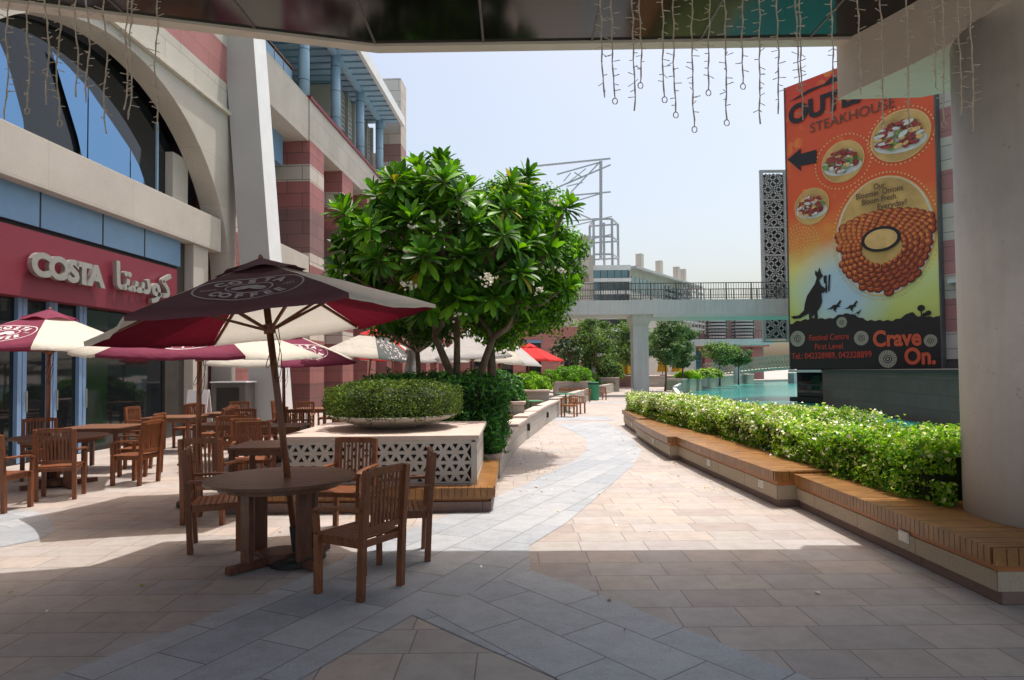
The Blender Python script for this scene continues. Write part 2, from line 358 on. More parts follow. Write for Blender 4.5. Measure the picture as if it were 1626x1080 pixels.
# ------------------------------------------------------------ canopy overhead
can = empty('canopy', (0, 7, 5)); tag(can, 'dark glossy soffit of the canopy overhead with a beige rim', 'canopy')
edge = [(-16, 2.9), (-1.4, 7.03), (3.6, 6.97), (13, 6.8)]
Mi = Matrix.Translation((0, -7, -5))
mb = MB(); mb.prism([(-16,.4)] + [(13,.4)] + [(13,6.66),(3.6,6.82),(-1.4,6.88),(-16,2.74)], 5.08, 5.6, 0, Mi); mb.build('soffit', m_soff, can)  # unseen rear edge stops short so skylight reaches the foreground paving
mb = MB()
for (a, b2) in zip(edge[:-1], edge[1:]):
    mb.prism([(a[0],a[1]-.15),(b2[0],b2[1]-.15),(b2[0],b2[1]),(a[0],a[1])], 5.05, 5.75, 0, Mi)
mb.build('rim', m_trim, can)
mb = MB()
for k in range(-8, 8):
    x = -1.4 + 1.13 * k; y1 = 6.87 if x > -1.4 else 6.87 + (x + 1.4) * .283
    mb.box(x-.012, x+.012, .45, y1, 5.074, 5.09, 0, Mi)
for y in (1.0, 3.4, 5.8): mb.box(-16, 13, y-.004, y+.004, 5.076, 5.09, 0, Mi)
mb.build('seams', m_seam, can)
bm_ = empty('curved_beam', (4.5, 5, 4.5)); tag(bm_, 'beige curved beam under the canopy meeting the round column at the right', 'beam')
cur = [(3.49,7.02),(3.55,6.8),(3.66,6.55),(3.80,6.2),(3.87,5.95),(3.90,5.6),(3.84,5.2),(3.78,4.8),(3.72,4.2),(3.70,3),(3.70,.6)]
mb = MB(); mb.prism([(7.5,.6),(7.5,5.6),(5.8,6.3),(4.75,6.72),(4.35,6.98)] + cur, 4.5, 5.075, 0, Matrix.Translation((-4.5,-5,-4.5))); mb.build('beam_body', m_trim, bm_)
col = empty('round_column', (4.74, 5.5, 0)); tag(col, 'thick round grey concrete column standing behind the wooden bench at the right edge', 'column')
mb = MB(); mb.lathe([(.885,-.02),(.885,4.5)], 64); mb.build('shaft', m_concw, col, smooth=True)
mb = MB(); mb.lathe([(.895,.0),(.895,.08),(.887,.09)], 64); mb.build('base_ring', m_conc, col, smooth=False)

# ------------------------------------------------------------ cafe building with the arch (local x = outwards, y = along, z = up)
FO, FA = (-9.84, 0, 0), R(-3.08)
def arch_pts(r, cu=14.7, cz=3.9, n=40): return [(cu - r * math.cos(math.pi*i/n), cz + r * math.sin(math.pi*i/n)) for i in range(n+1)]
cb = empty('cafe_building', FO, FA); tag(cb, 'beige stone building with a great arched window above the cafe shopfront', 'building')
mb = MB(); ap = arch_pts(5.12)
F0, F1, TOP = .45, -.15, 9.24
for (a, b2) in zip(ap[:-1], ap[1:]):
    mb.add([(F0,a[0],a[1]),(F0,b2[0],b2[1]),(F0,b2[0],TOP),(F0,a[0],TOP)], [(0,1,2,3)])
    mb.add([(F0,a[0],a[1]),(F0,b2[0],b2[1]),(F1,b2[0],b2[1]),(F1,a[0],a[1])], [(3,2,1,0)])
    mb.add([(F1,a[0],a[1]),(F1,b2[0],b2[1]),(F1,b2[0],TOP),(F1,a[0],TOP)], [(3,2,1,0)])
mb.add([(F1,20.1,TOP),(F1,0,TOP),(F0,0,TOP),(F0,20.1,TOP)], [(0,1,2,3)])
mb.box(F1, F0, 19.82, 20.1, 0, TOP); mb.box(F1, F0, 0, 9.58, 0, TOP)
mb.build('arch_wall', m_conc, cb)
b = MB(); b.box(-.2, .56, 0, 20.12, 9.243, 9.36); b.build('ledge', m_trim, cb)
b = MB(); b.box(-.2, .42, 0, 20.1, 9.363, 10.2); b.build('stone_course', m_beist, cb)
b = MB(); b.box(-.2, .42, 0, 20.1, 10.203, 11.3); b.build('pink_course', m_pinkst, cb)
b = MB(); b.box(-.2, .42, 0, 20.1, 11.303, 13.2); b.build('parapet', m_beist, cb)
b = MB(); b.box(-9, -.9, 0, 20.1, 0, 13.1); b.build('core', m_dark, cb)
b = MB(); b.box(-.3, .40, 9.6, 19.3, 5.15, 6.1); b.build('spandrel_beam', m_conc, cb, bevel=.01)
wf = MB(); wf.add([(-.38,u,z) for u, z in [(9.6,6.0)] + [q for q in arch_pts(5.1) if q[1] > 6.0] + [(19.8,6.0)]], [list(range(2+len([q for q in arch_pts(5.1) if q[1] > 6.0])))])
win = wf.build('arched_window', m_glassd, cb)
for poly in ([(10.3,6.05),(12.9,6.05),(12.82,6.61),(12.62,7.1),(12.4,7.62),(12.2,7.9),(11.6,7.9),(10.6,7.1)], [(13.55,8.3),(14.02,8.2),(14.62,8.0),(14.62,6.05),(14.6,6.05),(14.32,6.8)], [(14.66,8.0),(15.39,7.58),(16.13,7.14),(16.13,6.05),(14.66,6.05)], [(16.17,7.12),(16.5,6.84),(17.05,6.05),(16.17,6.05)]):
    b = MB(); b.add([(-.30,u,z) for u, z in poly] + [(-.34,u,z) for u, z in poly], [list(range(len(poly)))]); b.build('sky_reflection', m_glassb, win)  # blue shapes painted as reflected sky; dark glass between them as reflected canopy
for u in (10.2, 12.0, 17.35):
    zt = 3.9 + math.sqrt(max(0, 5.1**2 - (u-14.7)**2)); b = MB(); b.box(-.38, -.33, u-.03, u+.03, 6.0, zt); b.build('mullion', m_blue, win)
b = MB(); b.box(-.37, -.16, 17.75, 18.5, 6.0, 7.6); b.build('inner_pier', m_conc, cb)
b = MB(); b.box(-.1, .15, 8, 17.6, 4.47, 5.15); tr = b.build('transom_panel', m_bluep, cb)
for u in (9.3, 11.0, 12.72, 14.52, 16.03): mb = MB(); mb.box(.14, .156, u-.018, u+.018, 4.47, 5.15); mb.build('joint', m_dark, tr)
b = MB(); b.box(-.1, .08, 8, 17.55, 4.33, 4.47); b.build('shadow_gap', m_dark, cb)
# shopfront
for (u0, u1, mm) in ((5, 14.3, m_glassd), (14.3, 14.95, m_glassg), (14.95, 17.1, m_glassd)):
    b = MB(); b.box(-.06, -.02, u0, u1, .05, 3.1); b.build('shop_window', mm, cb)
for u in (9.6, 10.9, 12.44, 13.22, 14.06):
    mb = MB(); mb.box(-.02, .06, u-.11, u-.012, .02, 3.1); mb.box(-.02, .055, u+.012, u+.11, .02, 3.1); mb.box(-.02, .02, u-.012, u+.012, .02, 3.1, 1)
    d = mb.build('door_frame', [m_frame, m_dark], cb)
    h = MB(); h.bar((.1, u+.06, .95), (.1, u+.06, 1.35), .025, .025); h.build('handle', m_silver, d)
b = MB(); b.box(-.02, .05, 5, 17.1, 2.55, 2.63); b.build('door_head', m_dark, cb)
b = MB(); b.box(-.02, .05, 5, 17.1, 0, .1); b.build('plinth', m_dark, cb)
b = MB(); b.box(-.3, .05, 17.1, 17.98, 0, 5.14); b.build('jamb', mat('dark bronze', (.05,.045,.04), .4), cb)
b = MB(); b.box(-.3, .3, 17.98, 18.75, 0, 5.14); b.build('pier', m_conc, cb)
b = MB(); b.box(-.9, -.2, 18.75, 19.82, 0, 5.1); b.build('side_wall', m_back, cb)

# fascia sign
sg = empty('shop_sign', (*(Matrix.Rotation(FA,3,'Z') @ Vector((.3, 12, 0)) + Vector(FO)).xy, 3.7), FA)
tag(sg, 'burgundy fascia sign with silver letters COSTA and Arabic script over the cafe', 'sign')
b = MB(); b.box(-.4, 0, -5, 5.18, -.62, .63); b.build('sign_board', m_burg, sg)
def sign_text(s, size, bold, u, zc, xs, name, space=1):
    v, f = text(s, size, .045, bold, 'LEFT', xs, space); mn = min(p.x for p in v)
    b = MB(); b.add([(p.z + .10, p.x - mn + u, p.y + zc) for p in v], f); return b.build(name, m_silver, sg)
sign_text('COSTA', .58, .030, .16, -.36+.16, 1.16, 'lettering', .84)
sign_text('\uFE8E\uFE98\uFEB3\uFEEE\uFEDB', .80, .02, 2.55, -.28+.12, 1.15, 'lettering')
mb = MB()
for u in [.3+.42*k for k in range(5)] + [2.7+.4*k for k in range(5)]: mb.bar((0, u, -.0), (.09, u, -.0), .03, .03)
mb.build('standoff', m_silver, sg)

# ------------------------------------------------------------ mall building with striped pilasters
ml = empty('mall_building', FO, FA); tag(ml, 'long shopping building with pink and beige striped pilasters and a blue louvred roof', 'building')
pil_u = [20.35] + [27.62 + 4.4 * k for k in range(10)]
for i, u in enumerate(pil_u):
    b = MB(); b.box(-1.6, 0, u, u + 1.75, 0, 11.352); b.build('pilaster', m_strip, ml)
b = MB(); b.box(-2.2, -1.6, 20.1, 72, 0, 13); b.build('back_wall', m_back, ml)
b = MB(); b.box(-1.9, -.006, 27.62, 72, 11.355, 13.06); b.build('beam', m_beist, ml)
b = MB(); b.box(-1.9, .06, 27.60, 72, 13.063, 13.22); b.build('red_coping', mat('dark red coping', (.22,.035,.05), .6), ml)
b = MB(); b.box(-1.9, -.05, 20.1, 27.6, 11.3, 13.1); b.build('terrace_beam', m_conc, ml)
b = MB(); b.box(-1.5, -.03, 22.12, 27.6, 5.7, 6.45); b.build('cross_beam', m_conc, ml)
b = MB(); b.box(-1.59, -.9, 22.1, 27.0, 10.1, 11.29); b.build('blue_soffit_box', m_bluep, ml)
for i, u in enumerate(pil_u):
    u0 = u + 1.75; u1 = pil_u[i+1] if i + 1 < len(pil_u) else u + 4.4
    b = MB(); b.box(-1.59, -1.5, u0, u1, 3.9, 8.3); wi = b.build('window', m_glassd, ml)
    mb = MB(); mb.box(-1.5, -1.44, u0, u1, 6.0, 6.5); 
    for q in (u0+.05, (u0+u1)/2, u1-.05): mb.box(-1.5, -1.46, q-.04, q+.04, 3.9, 8.3)
    mb.build('frame', m_blue, wi)
    if i > 1:
        b = MB(); b.box(-1.59, -1.52, u0, u1, .1, 2.7); b.build('shop_window', m_glassd, ml)
# upper terrace: blue columns, louvred roof
for k in range(4):
    u = 27.75 + 4.2 * k
    b = MB(); b.lathe([(.23,13.2),(.23,17.0)], 20, 0, (-.3, u)); c_ = b.build('blue_column', m_blue, ml, smooth=True)
    mb = MB(); 
    for z in (13.9, 15.2, 16.4): mb.lathe([(.236,z),(.236,z+.02)], 20, 0, (-.3, u))
    mb.build('ring', m_dark, c_)
for x in (-.3, -4): 
    b = MB(); b.box(x-.12, x+.12, 18, 41.5, 16.9, 17.15); b.build('roof_beam', m_blue, ml)
mb = MB()
for k in range(34): mb.box(-7, .78, 17.7+.7*k, 18.2+.7*k, 17.16, 17.45)
mb.build('roof_slats', m_blue, ml)
b = MB(); b.box(.79, .98, 17.5, 41.7, 17.05, 17.6); b.build('roof_edge', m_white, ml)
b = MB(); b.box(-7, .78, 17.5, 41.7, 17.47, 17.55); b.build('roof_sheet', m_blue, ml)
b = MB(); b.box(-7, -1.3, 35.3, 42, 13, 17.1); b.build('louvre_wall', m_conc, ml)
mb = MB()
for k in range(5):
    for q in range(14): mb.box(-1.3, -1.22, 35.6+1.3*k, 36.4+1.3*k, 13.3+.26*q, 13.45+.26*q)
for k in range(6): mb.box(-1.3, -1.1, 35.3+1.3*k, 35.5+1.3*k, 13, 17.1)
mb.build('louvre', m_grey, ml)
b = MB(); b.box(-7.2, -7, 18, 35.3, 13, 17.1); b.build('upper_wall', m_conc, ml)
b = MB(); b.box(-6.98, -6.9, 18, 35.3, 13.3, 16.4); b.build('upper_window', m_glassd, ml)
mb = MB()
for k in range(6): mb.box(-.55, -.51, 22.5+k*.9, 22.54+k*.9, 13.1, 14.1)
mb.box(-.57, -.49, 22.3, 27.2, 14.1, 14.16); mb.box(-.54, -.52, 22.5, 27, 13.2, 14.0, 1)
mb.build('guard_rail', [m_teak, m_bluep], ml)
ms = MB()
stri = brick('tower stripes', None, 1.4, .7, .012, (.1,.08,.075), 'wall', stripes=[(0,BEI),(15.0,(.30,.17,.155)),(16.1,(.45,.40,.36))], ztop=21, var=.1, dirt=.15)
ms.box(-.9, .62, 42.2, 43.8, 13, 20.4); ms.build('stair_tower', stri, ml)
b = MB(); b.box(-12, -2.2, 20.1, 72, 0, 13.0); b.build('core', m_conc, ml)
b = MB(); b.box(-7, -1.2, 44, 60, 13, 16.2); pt = b.build('penthouse', m_conc, ml)
mb = MB()
for q in range(9): mb.box(-1.2, -1.1, 44, 60, 13.4+.3*q, 13.55+.3*q)
mb.build('louvre', m_grey, pt)

# terrace shrub up by the guard rail
t_ = empty('potted_plant', (0,0,0)); P = Matrix.Rotation(FA,3,'Z') @ Vector((-.7, 24.1, 13.1)) + Vector(FO); t_.location = P
tag(t_, 'small green shrub growing on the terrace behind the parapet, by the blue columns', 'plant')
v = RNG.normal(0, 1, (500,3)); v /= np.linalg.norm(v, axis=1)[:,None]; leaves('foliage', v*np.array([.3,.3,.55])*RNG.uniform(.4,1,(500,1))+[0,0,.85], v, .12, L_fine, t_)
mb = MB(); mb.tube([(0,0,.0),(0,0,.9)], [.03,.02], 6); mb.lathe([(.15,0),(.2,.3)], 12); mb.build('pot', m_teak, t_)

# ------------------------------------------------------------ inclined column
ic = empty('inclined_column', (-7.15, 19.5, 0)); tag(ic, 'tall inclined grey column with a white sunlit side left of the tree', 'column')
mb = MB()
wv = .44; vs = [(-wv,0,0),(wv,0,0),(wv+.1,.75,0),(-wv,.75,0)]; vs += [(x-.98, y, 13.0) for x, y, _ in vs]
mb.add(vs, [(0,3,2,1),(4,5,6,7),(0,1,5,4),(2,3,7,6),(3,0,4,7)], 0); mb.add(vs, [(1,2,6,5)], 1)  # right face coloured white to stand in for sunlight on the grey
mb.build('shaft', [m_grey, m_white], ic)
b = MB(); b.box(-.6, .65, -.12, .85, 0, .06); b.build('base_plate', m_grey, ic)
# ------------------------------------------------------------ wooden topped seating walls on the right
def lerp(a, b, t): return Vector(a).lerp(Vector(b), t)
def seat_wall(label, pts, zt, depth, lights=(), endcap=True, group='stepped stone seating walls with timber tops'):
    """pts: front foot line from near to far (x,y)"""
    root = empty('seating_wall', (*pts[0], 0)); tag(root, label, 'bench wall', group)
    M_ = Matrix.Translation((-pts[0][0], -pts[0][1], 0))
    P = [Vector((*p, 0)) for p in pts]; L = [0]
    for a, b in zip(P[:-1], P[1:]): L.append(L[-1] + (b - a).length)
    def pos(s):
        for i in range(len(P)-1):
            if s <= L[i+1] or i == len(P)-2:
                d = (P[i+1]-P[i]).normalized(); return P[i] + d * (s - L[i]), Vector((d.y, -d.x, 0)), d
    tot = L[-1]
    def strip(off0, off1, z0, z1, m, name, bev=0, mi=0):
        mb = MB(); ring = []
        k = max(2, int(tot / .6) + 1)
        for i in range(k):
            p, nrm, d = pos(tot * i / (k-1)); ring.append((p + nrm*off0, p + nrm*off1))
        vs = []
        for a, b in ring: vs += [M_@Vector((a.x,a.y,z0)), M_@Vector((b.x,b.y,z0)), M_@Vector((b.x,b.y,z1)), M_@Vector((a.x,a.y,z1))]
        fs = [(0,1,2,3), (4*k-4, 4*k-1, 4*k-2, 4*k-3)]
        for i in range(k-1):
            for q in range(4): q2 = (q+1) % 4; fs.append((4*i+q, 4*i+4+q, 4*i+4+q2, 4*i+q2))
        mb.add(vs, fs); return mb.build(name, m, root)
    strip(.03, depth, 0, .09, m_bbase, 'base')
    strip(.0, depth, .092, zt-.173, m_bst, 'stone_face')
    strip(.008, depth, zt-.171, zt-.112, m_led2, 'lit_strip')  # orange light under the timber edge, put into the strip's colour
    strip(-.02, depth+.0, zt-.11, zt-.02, m_gap, 'bearer')
    mb = MB(); pitch = .062; nn = int(tot / pitch)
    for i in range(nn):
        p, nrm, d = pos((i+.5) * tot / nn); w2 = tot / nn * .5 - .0035
        ang = math.atan2(nrm.y, nrm.x); MM = M_ @ Matrix.Translation((p.x, p.y, 0)) @ Matrix.Rotation(ang, 4, 'Z')
        dz = random.uniform(-.0015, .0015)
        mb.box(-.045, depth+.01, -w2, w2, zt-.026, zt+dz, 0, MM)
        mb.box(-.045, -.022, -w2, w2, zt-.118, zt-.0262, 0, MM)
    mb.build('timber_slats', m_slat, root)
    if endcap:
        p, nrm, d = pos(0); ang = math.atan2(nrm.y, nrm.x); MM = M_ @ Matrix.Translation((p.x, p.y, 0)) @ Matrix.Rotation(ang, 4, 'Z')
        mb = MB(); k = int(depth / .078)
        for i in range(k): mb.box(-.045+i*(depth+.055)/k+.004, -.045+(i+1)*(depth+.055)/k-.004, -.047, -.024, zt-.118, zt-.002, 0, MM)
        mb.build('end_slats', m_slat, root)
    for s in lights:
        p, nrm, d = pos(s); ang = math.atan2(nrm.y, nrm.x); MM = M_ @ Matrix.Translation((p.x, p.y, 0)) @ Matrix.Rotation(ang, 4, 'Z')
        mb = MB(); mb.box(-.008, .0, -.075, .075, .155, .245, 0, MM); mb.box(-.011, -.0085, -.06, .06, .168, .232, 1, MM); mb.build('step_light', [m_white, m_silver], root)
    return root
seat_wall('nearest seating wall with slatted timber top, passing in front of the round column', [(3.34,4.66),(3.345,6.2),(3.36,7.96)], .40, 1.5, (1.1,))
seat_wall('long curved seating wall with timber top, second from the camera', [(3.13,7.97),(3.08,9.2),(3.02,10.6),(2.99,12.1)], .43, .85, (.45, 2.4))
seat_wall('third seating wall along the promenade, shorter, beside the start of the white flowered hedge', [(2.84,12.12),(2.86,13.6),(2.93,15.2),(2.99,16.25)], .43, .9, (1.5,))
seat_wall('farthest low seating wall at the tip of the long hedge, small in the picture', [(3.12,16.3),(3.18,18),(3.3,19.9)], .46, .7, (1.5,))
for x, y in (): pass

# ------------------------------------------------------------ long hedge
def shape_pts(n, fn):
    return fn(n)
def box_surface(n, x0, x1, y0, y1, z0, z1, rough=.08, nf=1.7, faces='tfblr'):
    """points scattered on the skin of a box of leaves, with a bumpy outline"""
    A = dict(t=(x1-x0)*(y1-y0), f=(x1-x0)*(z1-z0), b=(x1-x0)*(z1-z0), l=(y1-y0)*(z1-z0), r=(y1-y0)*(z1-z0))
    tot = sum(A[k] for k in faces); Ps, Ns = [], []
    for k in faces:
        m = int(n * A[k] / tot); u = RNG.random((m, 3)); P = np.empty((m,3))
        P[:,0] = x0 + (x1-x0)*u[:,0]; P[:,1] = y0 + (y1-y0)*u[:,1]; P[:,2] = z0 + (z1-z0)*u[:,2]; N = np.zeros((m,3))
        if k == 't': P[:,2] = z1; N[:,2] = 1
        if k == 'f': P[:,1] = y0; N[:,1] = -1; N[:,2] = .4
        if k == 'b': P[:,1] = y1; N[:,1] = 1; N[:,2] = .4
        if k == 'l': P[:,0] = x0; N[:,0] = -1; N[:,2] = .4
        if k == 'r': P[:,0] = x1; N[:,0] = 1; N[:,2] = .4
        Ps.append(P); Ns.append(N)
    P = np.concatenate(Ps); N = np.concatenate(Ns)
    b = np.sin(P[:,0]*7+P[:,1]*5)*.4+np.sin(P[:,1]*3.1+P[:,2]*8+1)*.5+np.sin(P[:,0]*13-P[:,1]*11+P[:,2]*9)*.35
    P = P + N * (b * rough + RNG.normal(0, rough*.55, len(P)) - RNG.random(len(P)) * rough)[:,None]
    cz = (z0+z1)/2; e = np.abs(P[:,2]-z1) < .15
    return P, N
HX = lambda y: np.interp(y, [5.2, 8, 12, 16, 20], [3.86, 3.72, 3.72, 3.42, 3.35])
hd = empty('hedge', (4.3, 12.5, .3)); tag(hd, 'long bright green hedge with white flowers planted behind the wooden topped wall on the right', 'hedge')
P, N = box_surface(92000, 0, 1.5, 5.95, 19.8, .28, .88, .06, faces='tflb')
w_ = np.interp(P[:,1], [5.3, 9, 19.8], [1.25, 1.1, .75]); P[:,0] = HX(P[:,1]) + P[:,0] * w_
P[:,2] += np.where(P[:,2] > .6, .06*np.sin(P[:,1]*1.3)+.05*np.sin(P[:,1]*3.7+P[:,0]*3), 0)
ov = np.array([4.3, 12.5, .3])
fl = RNG.random(len(P)) < np.interp(P[:,1], [5, 8, 9.5, 20], [0, .03, .22, .42]) * np.where(P[:,2] > .7, 1, .35)
hole = np.sin(P[:,1]*4.1+P[:,2]*9)*np.sin(P[:,0]*6-P[:,1]*7.3+P[:,2]*5) + RNG.normal(0,.25,len(P))
keep = (np.hypot(P[:,0]-4.74, P[:,1]-5.5) > .93) & ~((hole > .72) & (P[:,2] < .80))
P, N, fl = P[keep], N[keep], fl[keep]
SHOOTS = []
for (x, y, h) in ((4.2,7.4,.26),(4.3,6.6,.2),(4.0,9.2,.16),(4.1,12,.15),(3.95,10.4,.14),(4.4,8.1,.15)):
    for k in range(46): t = random.random(); SHOOTS.append((x+random.gauss(0,.06), y+random.gauss(0,.06), .88+h*t))
P = np.concatenate([P, SHOOTS]); N = np.concatenate([N, RNG.normal(0,1,(len(SHOOTS),3))+[0,0,1]]); fl = np.concatenate([fl, np.zeros(len(SHOOTS), bool)])
leaves('foliage', (P-ov)[~fl], N[~fl], .053, L_hedge, hd, .6, .8, [.40,.32,.16,.12])
P2 = (P-ov)[fl]; leaves('blossom', P2 + N[fl]*.02, N[fl], .05, [m_flow, L_hedge[3]], hd, .8, .9)
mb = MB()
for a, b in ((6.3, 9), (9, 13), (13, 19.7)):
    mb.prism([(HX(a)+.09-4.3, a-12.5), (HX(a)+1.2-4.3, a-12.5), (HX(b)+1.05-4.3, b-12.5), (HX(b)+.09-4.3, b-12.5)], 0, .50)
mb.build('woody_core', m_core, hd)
b = MB(); b.box(3.9, 5.15, 5.0, 20, -.02, .25); soil = b.build('planting_bed', m_soil); tag(soil, kind='structure')
b = MB(); b.box(5.15, 5.3, 4.0, 20, -.3, .34); pw = b.build('parapet_wall', m_wallg); tag(pw, 'low stone wall at the water side behind the long hedge', 'wall')

# ------------------------------------------------------------ planter with pierced stone panel, left of the walkway
pl = empty('stone_planter', (-1.6, 9.1, 0)); tag(pl, 'square stone planter with pierced triangle pattern panels and a timber bench foot', 'planter')
MI = Matrix.Translation((1.6, -9.1, 0)); X0, X1, Y0, Y1 = -2.75, -.45, 8.03, 10.15
b = MB(); b.box(X0+.06, X1-.06, Y0+.06, Y1-.06, .0, .8, 0, MI); b.build('backing', m_dark, pl)
b = MB(); b.box(X0-.05, X1+.05, Y0-.05, Y1+.05, .83, .885, 0, MI); b.build('cap_stone', m_cap, pl, bevel=.006)
def tri_panel(length, z0, z1, MM, dep=.05):
    mb = MB(); s = .142; h = s * .866; wv = .021; nr = int((z1 - z0 + .03) / h); k0 = z1 - nr * h - .01
    for r_ in range(nr + 1):
        zb = z1 - h * (nr - r_ )
        for q in range(int(length / s * 2) - 1):
            up = (q + r_) % 2 == 0; xc = s/2 + q * s/2
            T = [(xc-s/2, zb), (xc+s/2, zb), (xc, zb+h)] if up else [(xc-s/2, zb+h), (xc, zb), (xc+s/2, zb+h)]
            if min(t[1] for t in T) < z0 - .001 or max(t[1] for t in T) > z1 + .001:
                T = [(x, min(max(z, z0), z1)) for x, z in T]
                mb.add([MM @ Vector((x, 0, z)) for x, z in T], [(0,1,2)]); continue
            c = (sum(t[0] for t in T)/3, sum(t[1] for t in T)/3); k = 1 - wv / (s * .2887)
            I = [(c[0]+(t[0]-c[0])*k, c[1]+(t[1]-c[1])*k) for t in T]
            vs = [MM @ Vector((x,0,z)) for x, z in T+I] + [MM @ Vector((x,dep,z)) for x, z in I]
            mb.add(vs, [(0,1,4,3),(1,2,5,4),(2,0,3,5),(3,4,7,6),(4,5,8,7),(5,3,6,8)])
    mb.box(-.02, .045, -.004, dep, z0, z1, 0, MM); mb.box(length-.045, length+.02, -.004, dep, z0, z1, 0, MM)
    mb.box(.045, length-.045, -.003, dep, z1-.02, z1+.03, 0, MM); mb.box(.045, length-.045, -.003, dep, z0-.03, z0+.012, 0, MM)
    return mb
tri_panel(X1-X0, .29, .80, MI @ Matrix.Translation((X0, Y0, 0))).build('pierced_panel', m_panel, pl)
tri_panel(Y1-Y0, .29, .80, MI @ Matrix.Translation((X1, Y0, 0)) @ Matrix.Rotation(math.pi/2, 4, 'Z')).build('pierced_panel', m_panel, pl)
b = MB(); b.box(X0-.0, X0+.06, Y0+.06, Y1, .0, .83, 0, MI); b.build('side_wall', m_panel, pl)
# timber bench foot
b = MB(); b.box(-3.4, -.26, 7.86, 8.05, 0, .12, 0, MI); b.box(-.47, -.26, 8.05, 10.3, 0, .12, 0, MI); b.build('base', m_bbase, pl)
b = MB(); b.box(-3.4, -.29, 7.9, 8.05, .122, .18, 0, MI); b.box(-.47, -.29, 8.05, 10.3, .122, .18, 0, MI); b.build('stone_strip', m_led2, pl)
b = MB(); b.box(-3.4, -.24, 7.85, 8.05, .182, .265, 0, MI); b.box(-.47, -.24, 8.05, 10.3, .182, .265, 0, MI); b.build('bearer', m_gap, pl)
mb = MB()
for i in range(42):
    x = -3.4 + i * .0755; mb.box(x+.003, x+.0725, 7.80, 8.04, .266, .292, 0, MI); mb.box(x+.003, x+.0725, 7.80, 7.822, .165, .2658, 0, MI)
for i in range(31):
    y = 7.90 + i * .0755; mb.box(-.46, -.215, y+.003, y+.0725, .2663, .293, 0, MI); mb.box(-.237, -.215, y+.003, y+.0725, .165, .266, 0, MI)
mb.build('timber_slats', m_slat, pl)
# shallow bowl with clipped shrub
bw = empty('bowl_planter', (-1.62, 9.15, .885)); tag(bw, 'wide shallow stone bowl filled with a clipped round shrub, on top of the planter', 'bowl')
b = MB(); b.lathe([(.28,0),(.34,.02),(.56,.07),(.76,.13),(.86,.18),(.84,.19),(.7,.15)], 40); b.build('bowl', m_conc, bw, smooth=True)
n_ = 26000; t = RNG.uniform(0, 2*math.pi, n_); q = RNG.random(n_)
rr = np.where(q < .55, np.sqrt(RNG.random(n_))*.76, .76+.10*np.sin(RNG.random(n_)*math.pi)); zz = np.where(q < .55, .58-.0*rr, .17+.37*RNG.random(n_))
zz = np.where(q < .55, .60 - .08*(rr/.76)**4, zz); rr = np.where(q < .55, rr, rr + .05*np.sin((zz-.13)/.5*math.pi))
bmpv = .022*np.sin(9*t+rr*8)+.018*np.sin(17*t-rr*11)
P = np.stack([(rr+bmpv+RNG.normal(0,.018,n_))*np.cos(t), (rr+bmpv+RNG.normal(0,.018,n_))*np.sin(t), zz+bmpv+RNG.normal(0,.016,n_)], 1)
N = np.stack([np.where(q<.55,0,1)*np.cos(t), np.where(q<.55,0,1)*np.sin(t), np.where(q<.55,1,.3)], 1)
sh = leaves('clipped_shrub', P, N, .032, L_box, bw, .5, .8)
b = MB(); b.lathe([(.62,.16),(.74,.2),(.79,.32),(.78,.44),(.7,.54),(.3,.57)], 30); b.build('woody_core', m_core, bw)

# bed behind the planter and its curved edge wall
edgeL = [(-.24,8.3),(-.2,9.3),(-.18,10.64),(-.06,12.4),(.09,14.11),(.33,16),(.63,17.76),(1.1,20.9),(1.67,23.98)]
cw = empty('curved_edge_wall', (-.2, 10.3, 0)); tag(cw, 'low curved pale stone wall bordering the left side of the walkway', 'wall')
mb = MB(); mc = MB()
E2 = [(-.2,10.32)] + edgeL[2:]
for i, (a, b2) in enumerate(zip(E2[:-1], E2[1:])):
    z = .30 + min(.22, .05*i)
    mb.prism([(a[0]-.3, a[1]), (a[0], a[1]), (b2[0], b2[1]), (b2[0]-.3, b2[1])], 0, z + .0, 0, Matrix.Translation((.2,-10.3,0)))
    mc.prism([(a[0]-.33, a[1]), (a[0]+.03, a[1]), (b2[0]+.03, b2[1]), (b2[0]-.33, b2[1])], z+.002, z + .06, 0, Matrix.Translation((.2,-10.3,0)))
mb.build('wall_body', m_wallg, cw); mc.build('coping', m_cap, cw)
mb = MB()
for (x, y) in ((.36,16.1),(1.05,20.5)): mb.box(x-.03, x+.06, y, y+.3, .2, .36, 0, Matrix.Translation((.2,-10.3,0)))
mb.build('wall_light', m_dark, cw)
b = MB(); b.prism([(-3.0,10.3),(-.5,10.3),(-.4,12.4),(-.2,14.2),(-3,14.2)], 0, .33); bed = b.build('soil_bed', m_soil); tag(bed, kind='structure')
def bush(label, c, r, n, mats, size=.06, name='shrub', asp=.5, group=None, cat='shrub', root_z=None, squ=3.0, wts=None):
    o = empty(name, c); tag(o, label, cat, group); v = RNG.normal(0, 1, (n,3)); v[:,2] = np.abs(v[:,2])
    v /= (np.abs(v)**squ).sum(1)[:,None]**(1/squ)
    f = 1 + .06*np.sin(v[:,0]*9+v[:,2]*7)+.05*np.sin(v[:,1]*11-v[:,0]*6) + RNG.normal(0,.035,n)
    P = v * np.array(r) * f[:,None]; Nn = v.copy()
    leaves('foliage', P, Nn, size, mats, o, asp, .7, wts)
    m = MB(); m.lathe([(.75,0),(.85,.3),(.8,.7),(.5,.85)], 16); k = m.build('woody_core', m_core, o); k.scale = tuple(r); return o
